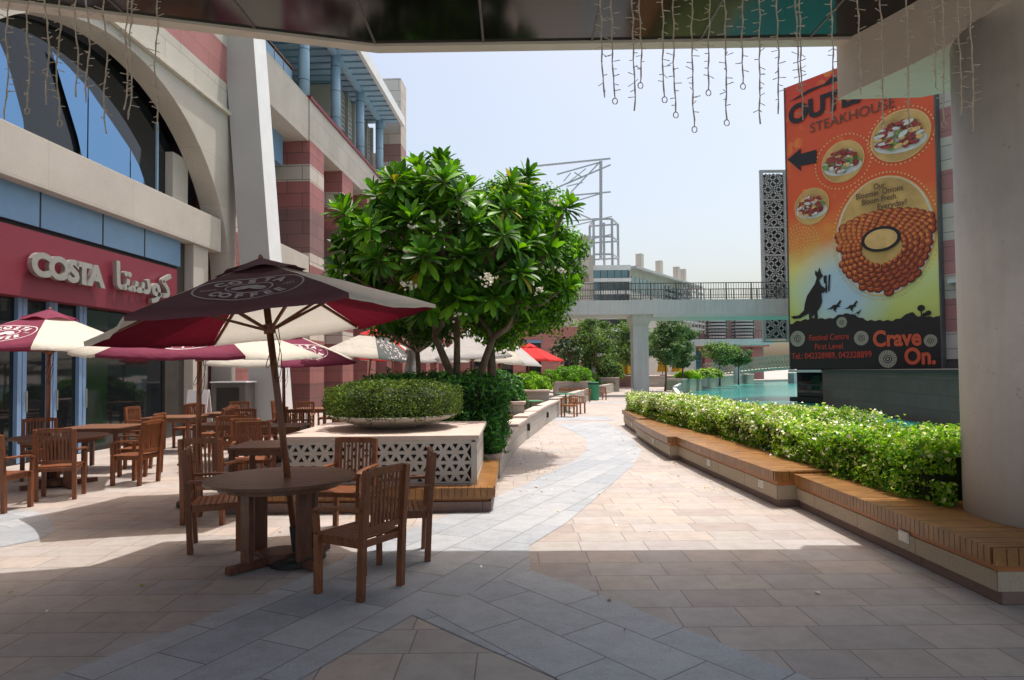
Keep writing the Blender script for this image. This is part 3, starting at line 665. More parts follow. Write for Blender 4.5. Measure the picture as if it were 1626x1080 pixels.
# strappy leaved shrub mass behind the planter
st = empty('strappy_shrub', (-1.0, 11.4, .3)); tag(st, 'dark glossy shrub mass spilling over behind the stone planter, left of the walkway', 'shrub')
P, N = box_surface(19000, -1.35, .86, -1.0, 2.2, 0, 1.2, .09, faces='tflr')
P[:,0] -= np.clip(P[:,1]-.5, 0, 9)*.0; k = P[:,0] > .3; P[:,0] -= .12*np.clip(1-P[:,2], 0, 1)*k
P[:,2] -= np.where(P[:,0] > .35, .25*(P[:,0]-.35), 0)
leaves('foliage', P, N, .12, L_lily, st, .3, .75)
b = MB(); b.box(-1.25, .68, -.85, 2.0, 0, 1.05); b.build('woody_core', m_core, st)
mb2 = []
st2 = empty('strappy_shrub', (-.36, 10.75, .3)); tag(st2, 'trailing green shrub hanging over the curved wall behind the planter corner', 'shrub')
n_ = 3800; P = RNG.normal(0, 1, (n_,3)); P /= np.linalg.norm(P,axis=1)[:,None]; N = P.copy(); P *= np.array([.22,.55,.48])*RNG.uniform(.75,1.05,(n_,1)); P[:,2] += .40
leaves('foliage', P, N, .13, L_lily, st2, .25, .8)
b = MB(); b.lathe([(.1,0),(.14,.4),(.08,.7)], 10); b.build('woody_core', m_core, st2)
# ------------------------------------------------------------ garden chairs and tables
def make_chair(root):
    def leg(x, y, h, lean=0):
        b = MB(); b.bar((x, y, 0), (x, y+lean*.44, .44), .05, .052, 0, (0,1,0))
        if h > .5: b.bar((x, y+lean*.44, .44), (x, y+lean*h*1.5, h), .05, .048, 0, (0,1,0))
        b.build('leg', m_teak, root, bevel=.004)
    for s in (-1, 1): leg(s*.215, -.2, .935, -.045); leg(s*.235, .21, .45, 0)
    b = MB()
    for k in range(9): b.box(-.235, .235, -.185+k*.05, -.143+k*.05, .425, .443)
    b.box(-.24, .24, .2, .225, .385, .424); b.box(-.215, .215, -.215, -.19, .375, .424)
    for s in (-1, 1): b.box(s*.215-.012, s*.215+.012, -.19, .2, .375, .424)
    b.build('seat', m_teak, root, bevel=.003)
    b = MB()
    yb = lambda z: -.2 - .045*z*1.5 + .012
    b.bar((-.195, yb(.93), .915), (.195, yb(.93), .915), .026, .06); b.bar((-.195, yb(.5), .50), (.195, yb(.5), .50), .024, .045)
    for k in range(9):
        x = -.168 + k*.042; b.bar((x, yb(.5), .515), (x, yb(.9), .895), .021, .013, 0, (0,1,0))
    b.build('backrest', m_teak, root, bevel=.003)
    for s in (-1, 1):
        b = MB(); x = s*.245
        b.bar((x, -.235, .655), (x, .02, .65), .05, .026); b.bar((x, .0201, .65), (x, .17, .64), .056, .026); b.bar((x, .1701, .64), (x, .235, .615), .056, .026)
        b.bar((x-s*.008, .22, .45), (x, .222, .60), .04, .042, 0, (0,1,0))
        b.build('arm', m_teak, root, bevel=.005)
    return root
chair0 = None
def chair(label, x, y, fx, fy, group='slatted teak armchairs of the cafe terrace'):
    global chair0
    if chair0 is None: chair0 = make_chair(empty('garden_chair')); o = chair0
    else: o = copy_tree(chair0)
    o.location = (x, y, .004); o.rotation_euler = (0, 0, math.atan2(-fx, fy)); return tag(o, label, 'chair', group)
def round_table(label, x, y, r=.63):
    t = empty('round_table', (x, y, .004)); tag(t, label, 'table', 'teak tables of the cafe terrace')
    b = MB(); nn = 11
    for k in range(nn):
        y0 = -r + 2*r*k/nn + .0025; y1 = -r + 2*r*(k+1)/nn - .0025
        ym = [y0 + (y1-y0)*i/5 for i in range(6)]; f = lambda q: math.sqrt(max(0, r*r-q*q))
        b.prism([(f(q), q) for q in ym] + [(-f(q), q) for q in ym[::-1]], .712, .738)
    b.build('tabletop', m_tabl, t, bevel=.002)
    b = MB(); b.lathe([(r*.82,.66),(r*.82,.711)], 32); b.lathe([(r*.80,.655),(r*.80,.66)], 32); b.build('apron', m_tabl, t)
    for a in (45, 135, 225, 315):
        c, s = math.cos(R(a+8)), math.sin(R(a+8)); b = MB()
        M_ = Matrix.Rotation(R(a+8), 4, 'Z'); b.box(.30, .345, -.065, .065, .06, .66, 0, M_); b.build('leg', m_tleg, t, bevel=.004)
        b = MB(); b.box(.10, .50, -.035, .035, .006, .065, 0, M_); b.build('foot', m_tleg, t, bevel=.004)
    b = MB(); b.lathe([(.17,.02),(.17,.1)], 24); b.build('centre_block', m_tleg, t)
    return t
def square_table(label, x, y, rz=0, s=.45):
    t = empty('square_table', (x, y, .004), rz); tag(t, label, 'table', 'teak tables of the cafe terrace')
    b = MB(); nn = 9
    for k in range(nn): b.box(-s, s, -s+2*s*k/nn+.003, -s+2*s*(k+1)/nn-.003, .718, .742)
    b.build('tabletop', m_tabl, t, bevel=.002)
    b = MB()
    for a in range(4): b.box(-s+.06, s-.06, -s+.05, -s+.075, .64, .717, 0, Matrix.Rotation(math.pi/2*a, 4, 'Z'))
    b.build('apron', m_tabl, t)
    for i in (-1, 1):
        for j in (-1, 1): b = MB(); b.box(i*(s-.06)-.03, i*(s-.06)+.03, j*(s-.06)-.03, j*(s-.06)+.03, 0, .717); b.build('leg', m_tleg, t, bevel=.004)
    return t
round_table('large shaded round teak table nearest the camera with an umbrella through its middle', -2.03, 5.87)
chair('teak armchair nearest the camera, seen from behind at the front of the round table', -1.16, 5.12, -.86, .52)
chair('teak armchair seen from the side, right of the near round table before the planter', -.99, 6.02, -.97, -.2)
chair('teak armchair with sunlit slatted seat at the far side of the near round table', -1.74, 6.98, -.2, -.98)
chair('teak armchair in shade left of the near round table, turned towards it', -2.84, 6.42, .88, .32)
chair('teak armchair seen from behind with bright orange sunlit posts, left of the near round table', -3.38, 7.52, .02, 1)
square_table('square teak table directly behind the chair with the sunlit posts', -3.05, 8.55, R(4))
chair('teak armchair on the far side of the square table behind the near round one', -3.7, 9.5, .3, -.95)
round_table('round teak table in front of the blue framed cafe doors, farthest left', -6.72, 9.95)
chair('teak armchair seen squarely from behind at the farthest left round table', -6.08, 9.0, -.35, .93)
chair('teak armchair cut by the left edge of the picture, nearest the left table', -6.28, 8.2, 0, 1)
chair('teak armchair behind the left round table, against the cafe doors', -7.55, 10.7, .6, -.8)
square_table('square teak table between the farthest left round table and the shop window', -7.15, 11.7, R(2), .52)
chair('side view teak armchair right of the left tables, nearest of the row of three', -5.68, 10.12, -1, .12)
chair('side view teak armchair, middle one of the row of three by the shop window tables', -6.1, 11.0, -1, .05)
chair('side view teak armchair, farthest of the row of three by the shop window tables', -6.55, 11.9, -1, -.1)
square_table('square teak table catching sun, behind the row of three side view armchairs', -7.15, 14.2, R(3), .5)
chair('teak armchair against the shop glass at the left of the sunlit far table', -8.0, 14.5, 1, -.1)
chair('teak armchair facing the camera behind the sunlit far table', -7.3, 15.1, 0, -1)
chair('teak armchair by the burgundy umbrella pole, turned left towards the sunlit far table', -6.05, 13.6, -1, 0)
square_table('small square teak table in the middle of the terrace behind the umbrella pole', -5.2, 12.1, R(-4), .42)
chair('teak armchair before the grey steel cabinet, facing right', -5.85, 14.6, 1, -.1)
chair('teak armchair with a tall leaning back left of the front umbrella pole', -5.0, 13.8, -1, .1)
chair('teak armchair in the terrace middle facing the camera near the column', -5.0, 15.9, .1, -1)
square_table('dark square teak table beyond the inclined column', -5.05, 17.0, 0, .45)
chair('orange lit teak armchair beyond the inclined column, facing right', -5.85, 17.2, 1, 0)
chair('teak armchair beyond the inclined column, right of the dark square table', -4.3, 17.2, -1, 0)
chair('teak armchair at the back of the dark square table beyond the column', -4.95, 18.1, 0, -1)
square_table('square teak table left of the bowl planter among the far umbrellas', -4.7, 21.4, 0, .45)
chair('far teak armchair left of the far square table by the striped wall', -5.5, 21.5, 1, 0)
chair('far teak armchair right of the far square table, just left of the clipped shrub', -3.95, 21.3, -1, 0)
square_table('low dark teak table left of the pierced planter', -4.0, 11.6, R(5), .42)
chair('teak armchair beside the low dark table left of the pierced planter', -4.1, 12.5, 0, -1)
chair('teak armchair between the umbrella pole and the small square terrace table', -4.75, 11.3, -.4, .9)
chair('teak armchair on the far side of the small square terrace table', -5.3, 12.95, 0, -1)
chair('teak armchair seen from behind beyond the near square table', -4.1, 10.6, .1, 1)
chair('teak armchair in the far corner by the steel cabinet, facing the camera', -6.7, 16.3, .2, -1)
square_table('teak table right before the steel cabinet, among the far chairs', -6.6, 15.4, 0, .4)
chair('teak armchair left of the table before the steel cabinet', -7.35, 15.9, 1, -.3)
for (x, y, nm) in ((-6.62, 9.8, 'white cup on the farthest left round table, nearer one'), (-6.9, 10.05, 'white cup on the farthest left round table, beside the first')):
    b = MB(); b.lathe([(.025,0),(.04,.06),(.036,.06),(.022,.01)], 14); o = b.build('cup', m_white, None, (x, y, .744)); tag(o, nm, 'cup')

# ------------------------------------------------------------ umbrellas
def umbrella(label, x, y, Rr=1.48, zr=2.07, za=2.62, n=6, rot=0, cols=None, mats=None, tilt=(0,0), logo=(), lmat=None, zbase=0, fz=True, cap=0, printed=None):
    root = empty('umbrella', (x, y, zbase)); root.rotation_euler = (R(tilt[0]), R(tilt[1]), 0)
    tag(root, label, 'umbrella')
    ap = math.cos(math.pi / n)
    def surf(k, s, t, off=0):
        a0, a1 = rot + 2*math.pi*k/n, rot + 2*math.pi*(k+1)/n
        A = Vector((math.cos(a0), math.sin(a0), 0)); B = Vector((math.cos(a1), math.sin(a1), 0))
        tt = t * (1 - .035*math.sin(math.pi*s)*t)
        p = A.lerp(B, s) * (Rr * tt); z = za - (za-zr)*(tt*.96+.04*tt*tt) - .05*math.sin(math.pi*s)*t*(1-.3*t)
        z += .009*math.sin(p.x*9+k)*math.sin(p.y*11+k*2)*min(1, t*1.5) - .012*abs(math.sin(math.pi*s*3))*t*t*math.sin(math.pi*s)
        return Vector((p.x, p.y, z + off))
    V, Fc, mi = [], [], []; ns, nt_ = 8, 7
    for k in range(n):
        b0 = len(V)
        for j in range(nt_+1):
            for i in range(ns+1): V.append(surf(k, i/ns, .06 + .94*j/nt_))
        # hanging hem
        for i in range(ns+1):
            p = surf(k, i/ns, 1.0); V.append(p + Vector((0,0,-.035)))
        for j in range(nt_+1):
            for i in range(ns):
                a = b0 + j*(ns+1) + i; Fc.append((a, a+1, a+ns+2, a+ns+1)); mi.append(cols[k % len(cols)])
    mb = MB(); mb.v = [tuple(p) for p in V]; mb.f = Fc; mb.m = mi
    can_ = mb.build('canopy', mats, root, smooth=True)
    mb = MB(); rc = Rr * .27
    for k in range(n):
        for i in range(6):
            pp = []
            for j, t in enumerate((0, .5, 1)):
                for s in (i/6, (i+1)/6):
                    a0, a1 = rot + 2*math.pi*k/n, rot + 2*math.pi*(k+1)/n
                    P = Vector((math.cos(a0), math.sin(a0), 0)).lerp(Vector((math.cos(a1), math.sin(a1), 0)), s) * rc * t
                    pp.append((P.x, P.y, za + .022 + .012*(1-t) - (za-zr)*.27*t*.93 + (.02*math.sin(s*math.pi*2 + k) if t == 1 else 0)))
            mb.add(pp, [(0,1,3,2),(2,3,5,4)], cap)
    mb.build('vent_cap', mats, root, smooth=True)
    b = MB(); b.tube([(0,0,.0),(0,0,za-.02)], .03 if Rr > 1.3 else .022, 12); po = b.build('pole', m_pole, root, smooth=True)
    b = MB(); b.lathe([(.05,zr-.10),(.055,zr-.02)], 12); b.build('hub', m_pole, po); b = MB(); b.lathe([(.055,za-.12),(.06,za-.04)], 12); b.build('top_hub', m_pole, po)
    b = MB(); b.lathe([(.018,za+.02),(.024,za+.04),(.01,za+.06)], 10); b.build('finial', m_pole, po)
    for k in range(n):
        c, s = math.cos(rot+2*math.pi*k/n), math.sin(rot+2*math.pi*k/n)
        e = surf(k, 0, 1.0); b = MB()
        b.bar((c*.05, s*.05, za-.09), (e.x*.5, e.y*.5, (za+zr)/2-.035), .018, .03); b.bar((e.x*.5, e.y*.5, (za+zr)/2-.035), (e.x*.985, e.y*.985, e.z-.02), .018, .026)
        rb = b.build('rib', m_pole, root)
        b = MB(); b.bar((c*.05, s*.05, zr-.06), (e.x*.5, e.y*.5, (za+zr)/2-.05), .018, .024); b.build('strut', m_pole, rb)
    b = MB(); b.tube([(0,0,-.0),(0,0,.0+.32)], .038, 12); b.lathe([(.24,.012),(.24,.05),(.2,.075),(.05,.09)], 28); b.build('weighted_base', m_dark, root)
    if fz:
        b = MB()
        for q in range(2):
            pts = [(.04*math.cos(q*2)+.05*math.sin(i*.7), -.03+.02*math.cos(i), zr-.05-.5*math.sin(i/12*math.pi)*(1-.3*q)) for i in range(13)]
            b.tube(pts, .0035, 5)
        b.build('cord', m_dark, root)
    def on_panel(k, pts, off, rc_=.64):
        out = []
        for px_, py_ in pts:
            rho = Rr*ap*rc_ - py_; t = rho / (Rr*ap); s = .5 + px_ / (2*Rr*math.sin(math.pi/n)*t)
            t2 = t / 1.0
            out.append(surf(k, s, t2, off))
        return out
    for k in logo:
        mb = MB(); ew, eh = .40*Rr/1.48, .26*Rr/1.48
        def ell(a, b_, w2, nn=48):
            for i in range(nn):
                t0, t1 = 2*math.pi*i/nn, 2*math.pi*(i+1)/nn
                q = [(a*math.cos(t0), b_*math.sin(t0)), (a*math.cos(t1), b_*math.sin(t1)), ((a+w2)*math.cos(t1), (b_+w2)*math.sin(t1)), ((a+w2)*math.cos(t0), (b_+w2)*math.sin(t0))]
                mb.add(on_panel(k, q, .007), [(0,1,2,3)])
        ell(ew, eh, .014); ell(ew*.42, eh*.47, .012)
        # three beans
        for (bx, by, ba) in ((-.06,-.01,.5),(.06,-.01,-.5),(0,.03,0)):
            for sgn in (-1, 1):
                pts = [(bx+math.cos(ba)*.075*math.cos(t)-math.sin(ba)*(.038*math.sin(t)+sgn*.004), by+math.sin(ba)*.075*math.cos(t)+math.cos(ba)*(.038*math.sin(t)+sgn*.004)) for t in ([math.pi*i/8 for i in range(9)] if sgn > 0 else [-math.pi*i/8 for i in range(9)])]
                mb.add(on_panel(k, pts, .008), [list(range(len(pts)))])
        def arc(word, a0, a1, ka, kb, size, flip=False):
            for i, ch in enumerate(word):
                a = a0 + (a1-a0)*i/(len(word)-1); cx, cy = ka*math.cos(a), kb*math.sin(a)
                v, f = text(ch, size, 0, .006, 'CENTER'); ang = math.atan2(cx*.6/(ka*ka)*ka, cy/(kb))*-1
                if flip: ang = math.atan2(cx*.6/ka, -cy/kb)
                pts = []
                for p in v:
                    qx, qy = p.x, p.y - size*.35; pts.append((cx + qx*math.cos(ang) - qy*math.sin(ang), cy + qx*math.sin(ang) + qy*math.cos(ang)))
                mb.add(on_panel(k, pts, .008), f)
        arc('COSTA', R(142), R(38), ew*.72, eh*.74, .125*Rr/1.48); arc('COFFEE', R(216), R(324), ew*.72, eh*.74, .115*Rr/1.48, True)
        for wd, sx in (('SINCE', -1), ('1971', 1)):
            v, f = text(wd, .045, 0, .0, 'CENTER'); mb.add(on_panel(k, [(p.x + sx*ew*.74, p.y-.015) for p in v], .008), f)
        mb.build('printed_logo', lmat or m_logol, can_)
    if printed is not None:
        mb = MB()
        for k in printed:
            for _ in range(70):
                cx, cy = random.uniform(-.5,.5), random.uniform(-.35,.3); r1, r2, aa = random.uniform(.015,.07), random.uniform(.01,.03), random.random()*6
                cy = min(cy, .3-abs(cx)*.3)
                q = [(cx+r1*math.cos(t)*math.cos(aa)-r2*math.sin(t)*math.sin(aa), cy+r1*math.cos(t)*math.sin(aa)+r2*math.sin(t)*math.cos(aa)) for t in [2*math.pi*i/7 for i in range(7)]]
                mb.add(on_panel(k, q, .008), [list(range(7))])
        mb.build('printed_pattern', m_logo, can_)
    return root
BC = [m_f_burg, m_f_cream]; PC = [m_f_shade, m_f_cream]
umbrella('big shaded burgundy and cream umbrella with grey coffee logo over the near round table', -1.87, 5.84, 1.47, 2.11, 2.65, 6, R(11.7), [2,1,2,1,0,1], [m_f_shade, m_f_cream, m_f_under], (0,-7.1), (4,), m_logo)
umbrella('burgundy and cream cafe umbrella seen edge on, just behind the big front one', -3.95, 8.4, 1.47, 1.90, 2.42, 6, R(13), [0,1], BC, (2,1.5), (4,))
umbrella('burgundy and white cafe umbrella at the left edge over the left tables', -6.95, 10.0, 1.45, 2.05, 2.60, 6, R(-3), [0,1], BC, (1,1), (4,))
umbrella('cream and burgundy cafe umbrella behind the column, with its logo panel turned right', -4.3, 12.6, 1.48, 1.88, 2.45, 6, R(47), [0,1], BC, (4,1), (4,))
umbrella('black white and red printed square umbrella in front of the striped wall', -4.45, 20.0, 1.5, 2.1, 2.95, 4, R(20), [0,1,0,1], [m_f_cream, m_f_dkgrey, m_f_red], (0,6), (), None, 0, False, 2, (1, 3))
umbrella('red and cream umbrella just behind the printed one', -4.3, 24, 1.4, 2.1, 2.8, 4, R(45), [0,1], [m_f_red, m_f_cream], (0,0), (), None, 0, False)
umbrella('small grey white umbrella left of the tree trunks', -2.75, 24, 1.35, 2.0, 2.75, 4, R(30), [0], [m_f_grey], (0,0), (), None, 0, False)
umbrella('red umbrella seen behind the closed grey one', -3.9, 28.5, 1.3, 2.2, 2.9, 6, 0, [0], [m_f_red], (0,0), (), None, 0, False)
umbrella('large cream umbrella directly behind the tree trunks', -1.15, 20.6, 1.6, 2.05, 2.95, 4, R(50), [0,1], [m_f_grey, m_f_cream], (0,-2), (), None, 0, False)
umbrella('cream umbrella right of the tree trunks, sloping towards the walkway', -.55, 23.4, 1.65, 1.95, 2.95, 4, R(28), [0,1], [m_f_cream, m_f_grey], (0,5), (), None, 0, False)
umbrella('bright red umbrella under the right side of the tree crown', .62, 27.5, 1.45, 2.1, 2.75, 6, 0, [0], [m_f_red], (0,2), (), None, 0, False)
def closed_umbrella(label, x, y, m, z0, z1, r=.2, zb=0):
    o = empty('closed_umbrella', (x, y, zb)); tag(o, label, 'umbrella')
    V = []; n = 24; prof = [(0.03, z1), (.09, z1-.03), (.12, z1-.12), (.07, z1-.2), (r*.6, (z0+z1)/2), (r, z0+.05), (r*1.02, z0)]
    mb = MB()
    for rr_, z in prof:
        for k in range(n): q = rr_ * (1 + (.22 if k % 2 else -.12) * (1 if rr_ > .05 else 0)) * (1+.1*math.sin(k*1.7)); t = 2*math.pi*k/n; V.append((q*math.cos(t), q*math.sin(t), z + (.04*math.sin(k*2.1) if z == z0 else 0)))
    mb.v = V
    for i in range(len(prof)-1):
        for k in range(n): k2 = (k+1) % n; mb.f.append((i*n+k, i*n+k2, (i+1)*n+k2, (i+1)*n+k)); mb.m.append(0)
    mb.build('folded_canopy', m, o, smooth=True)
    b = MB(); b.tube([(0,0,0),(0,0,z1+.08)], .028, 8); b.lathe([(.25,0),(.25,.06)], 16); b.build('pole', m_pole, o); return o
closed_umbrella('closed grey umbrella tied up, standing behind the clipped bowl shrub', -2.36, 15.6, m_f_grey, 1.3, 2.22, .2)

# ------------------------------------------------------------ trees
def oblong_leaf(V, Fq, base, d, side, nrm, L, Wd, droop):
    i0 = len(V); ts = (0, .3, .62, .85, 1.0); ws = (.02, .62, 1.0, .78, .0)
    for t, w2 in zip(ts, ws):
        c = base + d*(L*t) + nrm*(-droop*t*t*L); h = Wd*.5*w2
        V += [tuple(c + side*h + nrm*h*.35), tuple(c), tuple(c - side*h + nrm*h*.35)]
    for j in range(4):
        a = i0+j*3; Fq += [(a, a+1, a+4, a+3), (a+1, a+2, a+5, a+4)]
def plumeria():
    base = Vector((-1.02, 12.3, .33)); t = empty('plumeria_tree', base)
    tag(t, 'broad frangipani tree with glossy leaf rosettes and white flowers behind the planter', 'tree')
    C = Vector((-1.2, 12.0, 3.75)); tips = []
    for (px, py, y) in ((700,262,11.6),(835,282,11.9),(745,300,11.4),(660,330,11.2),(600,345,11.3),(560,370,11.4),(545,395,11.6),(700,335,10.6),(770,390,10.7),(735,405,10.5),(900,330,12.1),(870,400,11.6),(640,400,10.7),(590,420,11.2),(820,350,11.2),(680,300,12.4),(790,320,12.6),(900,455,12.2),(850,470,11.6),(620,290,12.2)):
        tips.append((at(px, py, y), None))
    tries = 0
    while len(tips) < 140 and tries < 9000:
        tries += 1
        v = Vector((random.gauss(0,1), random.gauss(0,1), random.gauss(.25,1))).normalized()
        if v.z < -.72: continue
        rr = random.uniform(.72, 1.0); p = C + Vector((v.x*2.05*rr, v.y*1.9*rr, v.z*1.62*rr))
        if p.x < -2.3 and p.z > 4.5: continue
        if p.x > .35 and random.random() < .6: continue
        if -.95 < p.x < -.1 and p.z > 4.55: continue
        if min((p - q).length for q, _ in tips) < .37: continue
        tips.append((p, v))
    V, Fq = [], []; stems = [(Vector((-1.4,12.1,2.3)), .085), (Vector((-1.0,12.2,2.5)), .075), (Vector((-.35,12.2,2.25)), .08)]
    br = MB()
    br.tube([base-base, Vector((-.05,.02,.7)), Vector((-.12,-.05,1.3)), stems[0][0]-base], [.11,.09,.075,.06], 10)
    br.tube([Vector((-.06,.02,.6)), Vector((.0,0,1.2)), stems[1][0]-base], [.085,.07,.055], 10)
    br.tube([Vector((.02,0,.05)), Vector((.18,0,.35)), Vector((.36,0,.9)), Vector((.48,-.05,1.4)), stems[2][0]-base], [.10,.085,.075,.07,.06], 10)
    mids = [(s + Vector((random.uniform(-.5,.5), random.uniform(-.5,.5), random.uniform(.4,.9)))) for s, _ in stems for _k in range(3)]
    for i, m_ in enumerate(mids): br.tube([stems[i//3][0]-base, (stems[i//3][0]+m_)/2-base+Vector((.05,.05,-.05)), m_-base], [.055,.042,.032], 8)
    for p, v in tips:
        d = (p - C); d = Vector((d.x, d.y, d.z + 2.0)).normalized()
        q = min(mids, key=lambda m_: (m_ - p).length + (2 if m_.z > p.z else 0))
        br.tube([q-base, q.lerp(p,.5)-base+Vector((0,0,-.12)), p-base-d*.1, p-base], [.028,.022,.018,.015], 6)
        a0 = random.random()*6; nl = random.randint(28, 36); ax = d; e1 = ax.orthogonal().normalized(); e2 = ax.cross(e1)
        for k in range(nl):
            az = a0 + k*2.39996; el = R(-25 + 100*(k/nl)**1.05 + random.uniform(-9,9)); rad = e1*math.cos(az)+e2*math.sin(az)
            dd = (rad*math.cos(el) + ax*math.sin(el)).normalized(); side = dd.cross(ax).normalized(); nn = side.cross(dd).normalized()
            L = random.uniform(.30,.47)*(1-.22*(k/nl)); rl = random.uniform(-.4,.4); s2 = side*math.cos(rl)+nn*math.sin(rl)
            oblong_leaf(V, Fq, p-base-ax*(.08-.1*k/nl), dd, s2, nn, L, random.uniform(.085,.12), random.uniform(.05,.35))
    br.build('trunk', m_bark, t, smooth=True)
    V = np.array(V); Fq = np.array(Fq); m = RNG.choice(4, len(Fq)//8, p=[.47,.28,.235,.015]).repeat(8)
    npmesh('crown', V, Fq, m, L_plu, t, smooth=True)
    fp = []
    for (px, py, y) in ((780,440,9.95),(770,447,9.95),(655,360,10.4),(700,355,10.2),(672,398,10.3),(590,397,10.9),(605,402,10.9),(640,450,10.2),(655,455,10.2),(645,400,10.3),(855,460,11),(880,320,11.6),(545,500,10.8),(615,395,10.8),(890,430,11.5),(726,500,10.6)):
        c = at(px, py, y)
        for _ in range(9): fp.append(tuple(c + Vector((random.gauss(0,.055), random.gauss(0,.05), random.gauss(0,.035))) - base))
    fp = np.array(fp); P = np.repeat(fp, 5, 0); N = RNG.normal(0,1,P.shape); N[:,1] -= .8; N /= np.linalg.norm(N,axis=1)[:,None]
    leaves('blossom', P + N*.015, N, .05, [m_flow], t, .6, .5); return t
plumeria()
def clump_tree(label, base, C, rad, ncl, nl, lsize, mats, cr=.38, th=.09, name='leafy_tree', group=None, shell=.6, wts=None, cat='tree', stems=1, asp=.5):
    base = Vector(base); C = Vector(C); t = empty(name, base); tag(t, label, cat, group); br = MB(); P, N = [], []
    fork = [Vector((random.uniform(-.1,.1), random.uniform(-.1,.1), (C.z-rad[2]*.7-base.z)*random.uniform(.8,1.1))) for _ in range(stems)]
    for f in fork: br.tube([Vector((0,0,-.02)), f*.5+Vector((random.uniform(-.06,.06),0,0)), f], [th, th*.8, th*.65], 8)
    for k in range(ncl):
        v = Vector((random.gauss(0,1), random.gauss(0,1), random.gauss(0,1))).normalized(); rr = random.uniform(shell, 1)
        c = Vector((v.x*rad[0]*rr, v.y*rad[1]*rr, v.z*rad[2]*rr)) + (C - base); s = cr*random.uniform(.6,1.25)
        if k % 2 == 0: br.tube([random.choice(fork), (c+fork[0])*.5+Vector((0,0,-.1)), c], [th*.4, th*.25, th*.12], 5)
        u = RNG.normal(0,1,(nl,3)); u /= np.linalg.norm(u,axis=1)[:,None]; rad_ = RNG.uniform(.45,1.05,(nl,1))*s
        P.append(u*rad_*np.array([1.15,1.15,.75]) + np.array(c)); u[:,2] += .5; N.append(u)
    br.build('trunk', m_bark, t, smooth=True); leaves('crown', np.concatenate(P), np.concatenate(N), lsize, mats, t, asp, .6, wts); return t
clump_tree('bright green fine leaved tree growing behind and right of the frangipani', (-.35,13.6,.1), (.0,13.4,3.8), (1.32,1.3,1.72), 120, 330, .105, L_fine, .40, .1, stems=2)
clump_tree('dark leafed low tree behind the front umbrella, left below the frangipani crown', (-2.0,14.6,.1), (-2.0,14.4,3.15), (1.3,1.1,.85), 60, 260, .11, [L_fine[2], L_plu[0], L_plu[2]], .40, .08, stems=1)
# ------------------------------------------------------------ promenade planters, far furniture
def planter_box(label, x0, x1, y0, y1, h, bushes=(), m=None):
    o = empty('planter_box', ((x0+x1)/2, (y0+y1)/2, 0)); tag(o, label, 'planter'); MM = Matrix.Translation((-(x0+x1)/2, -(y0+y1)/2, 0))
    b = MB(); b.box(x0, x1, y0, y1, 0, h, 0, MM); b.build('walls', m or m_wallg, o)
    b = MB(); b.box(x0-.04, x1+.04, y0-.04, y1+.04, h+.002, h+.07, 0, MM); b.build('coping', m_cap, o)
    b = MB(); b.box(x0+.1, x1-.3, y0-.35, y0-.045, h*.55, h*.68, 0, MM); b.build('timber_seat', m_slat, o); return o
planter_box('stone planter with timber seat just behind the trailing shrub', -1.3, .30, 17.1, 19.0, .78)
bush('dark green clipped hedge in the planter behind the trailing shrub', (-.45,18.1,.82), (.75,.8,.75), 3500, L_lily, .13)
planter_box('stone planter of the bright green hedge beside the two round chairs', -.6, 1.35, 24.6, 28.5, .85)
bush('bright green clipped hedge above the round backed chairs', (.75,26.8,.9), (.75,1.5,.62), 4500, L_hedge[:2]+L_fine[:1], .12)
bush('long low green hedge under the red umbrella', (-1.2,24.8,.3), (1.6,1.0,1.0), 4500, L_fine, .13)
planter_box('small low planter box near the bowl shrub end of the terrace', -3.3, -1.6, 20.5, 21.4, .8)
bush('small lime green clipped shrub beside the closed umbrella', (-2.1,20.9,.82), (.55,.4,.42), 2000, L_hedge[:2], .1)
bush('pale green shrub right of the tree trunks', (-1.0,21.8,.6), (.8,.5,.55), 2200, L_hedge[:2], .1)
planter_box('far stone planter beyond the green bin', 2.5, 4.4, 37.5, 41, .95)
bush('rounded green hedge in the far planter beyond the green bin', (3.5,39,1.0), (1.1,1.5,.8), 2500, L_fine[:2], .16)
bush('dark spreading hedge in front of the pink wall', (4.2,50,.4), (2.4,1.6,1.2), 2500, L_fine, .2)
planter_box('far stone planter left of the steps', 5.6, 8.0, 50, 54, 1.0)
bush('round green shrub left of the steps', (7.2,52,1.0), (1.4,1.0,1.3), 2500, L_far, .2)
# low wall continues along the promenade
fw = empty('promenade_wall', (1.67, 24, 0)); tag(fw, 'low pale wall curving away along the left of the far promenade', 'wall')
mb = MB(); pts = [(1.67,24.3),(2.4,28),(3.25,32.2),(4.64,38.4),(6.3,45),(8.4,53)]
for a, b2 in zip(pts[:-1], pts[1:]): mb.prism([(a[0]-.35-1.67, a[1]-24), (a[0]-1.67, a[1]-24), (b2[0]-1.67, b2[1]-24), (b2[0]-.35-1.67, b2[1]-24)], 0, .62)
mb.build('wall_body', m_wallg, fw)
def tub_chair(label, x, y, rz):
    o = empty('tub_chair', (x, y, .004), rz); tag(o, label, 'chair', 'round backed wooden chairs along the promenade')
    b = MB(); b.box(-.26,.26,-.24,.24,.38,.43); b.build('seat', m_tch, o)
    b = MB(); pr = [( .29*math.cos(R(a)), -.02-.29*math.sin(R(a)), .68-.08*abs(a-90)/90) for a in range(-10, 191, 20)]
    for p, q in zip(pr[:-1], pr[1:]): b.bar(p, q, .05, .045)
    for a in range(0, 181, 15): b.bar((.28*math.cos(R(a)), -.02-.28*math.sin(R(a)), .42), (.29*math.cos(R(a)), -.02-.29*math.sin(R(a)), .66), .022, .022, 0, (0,1,0))
    b.build('backrest', m_tch, o)
    for i in (-1,1):
        for j in (-1,1): b = MB(); b.box(i*.23-.025, i*.23+.025, j*.2-.025, j*.2+.025, 0, .38); b.build('leg', m_tch, o)
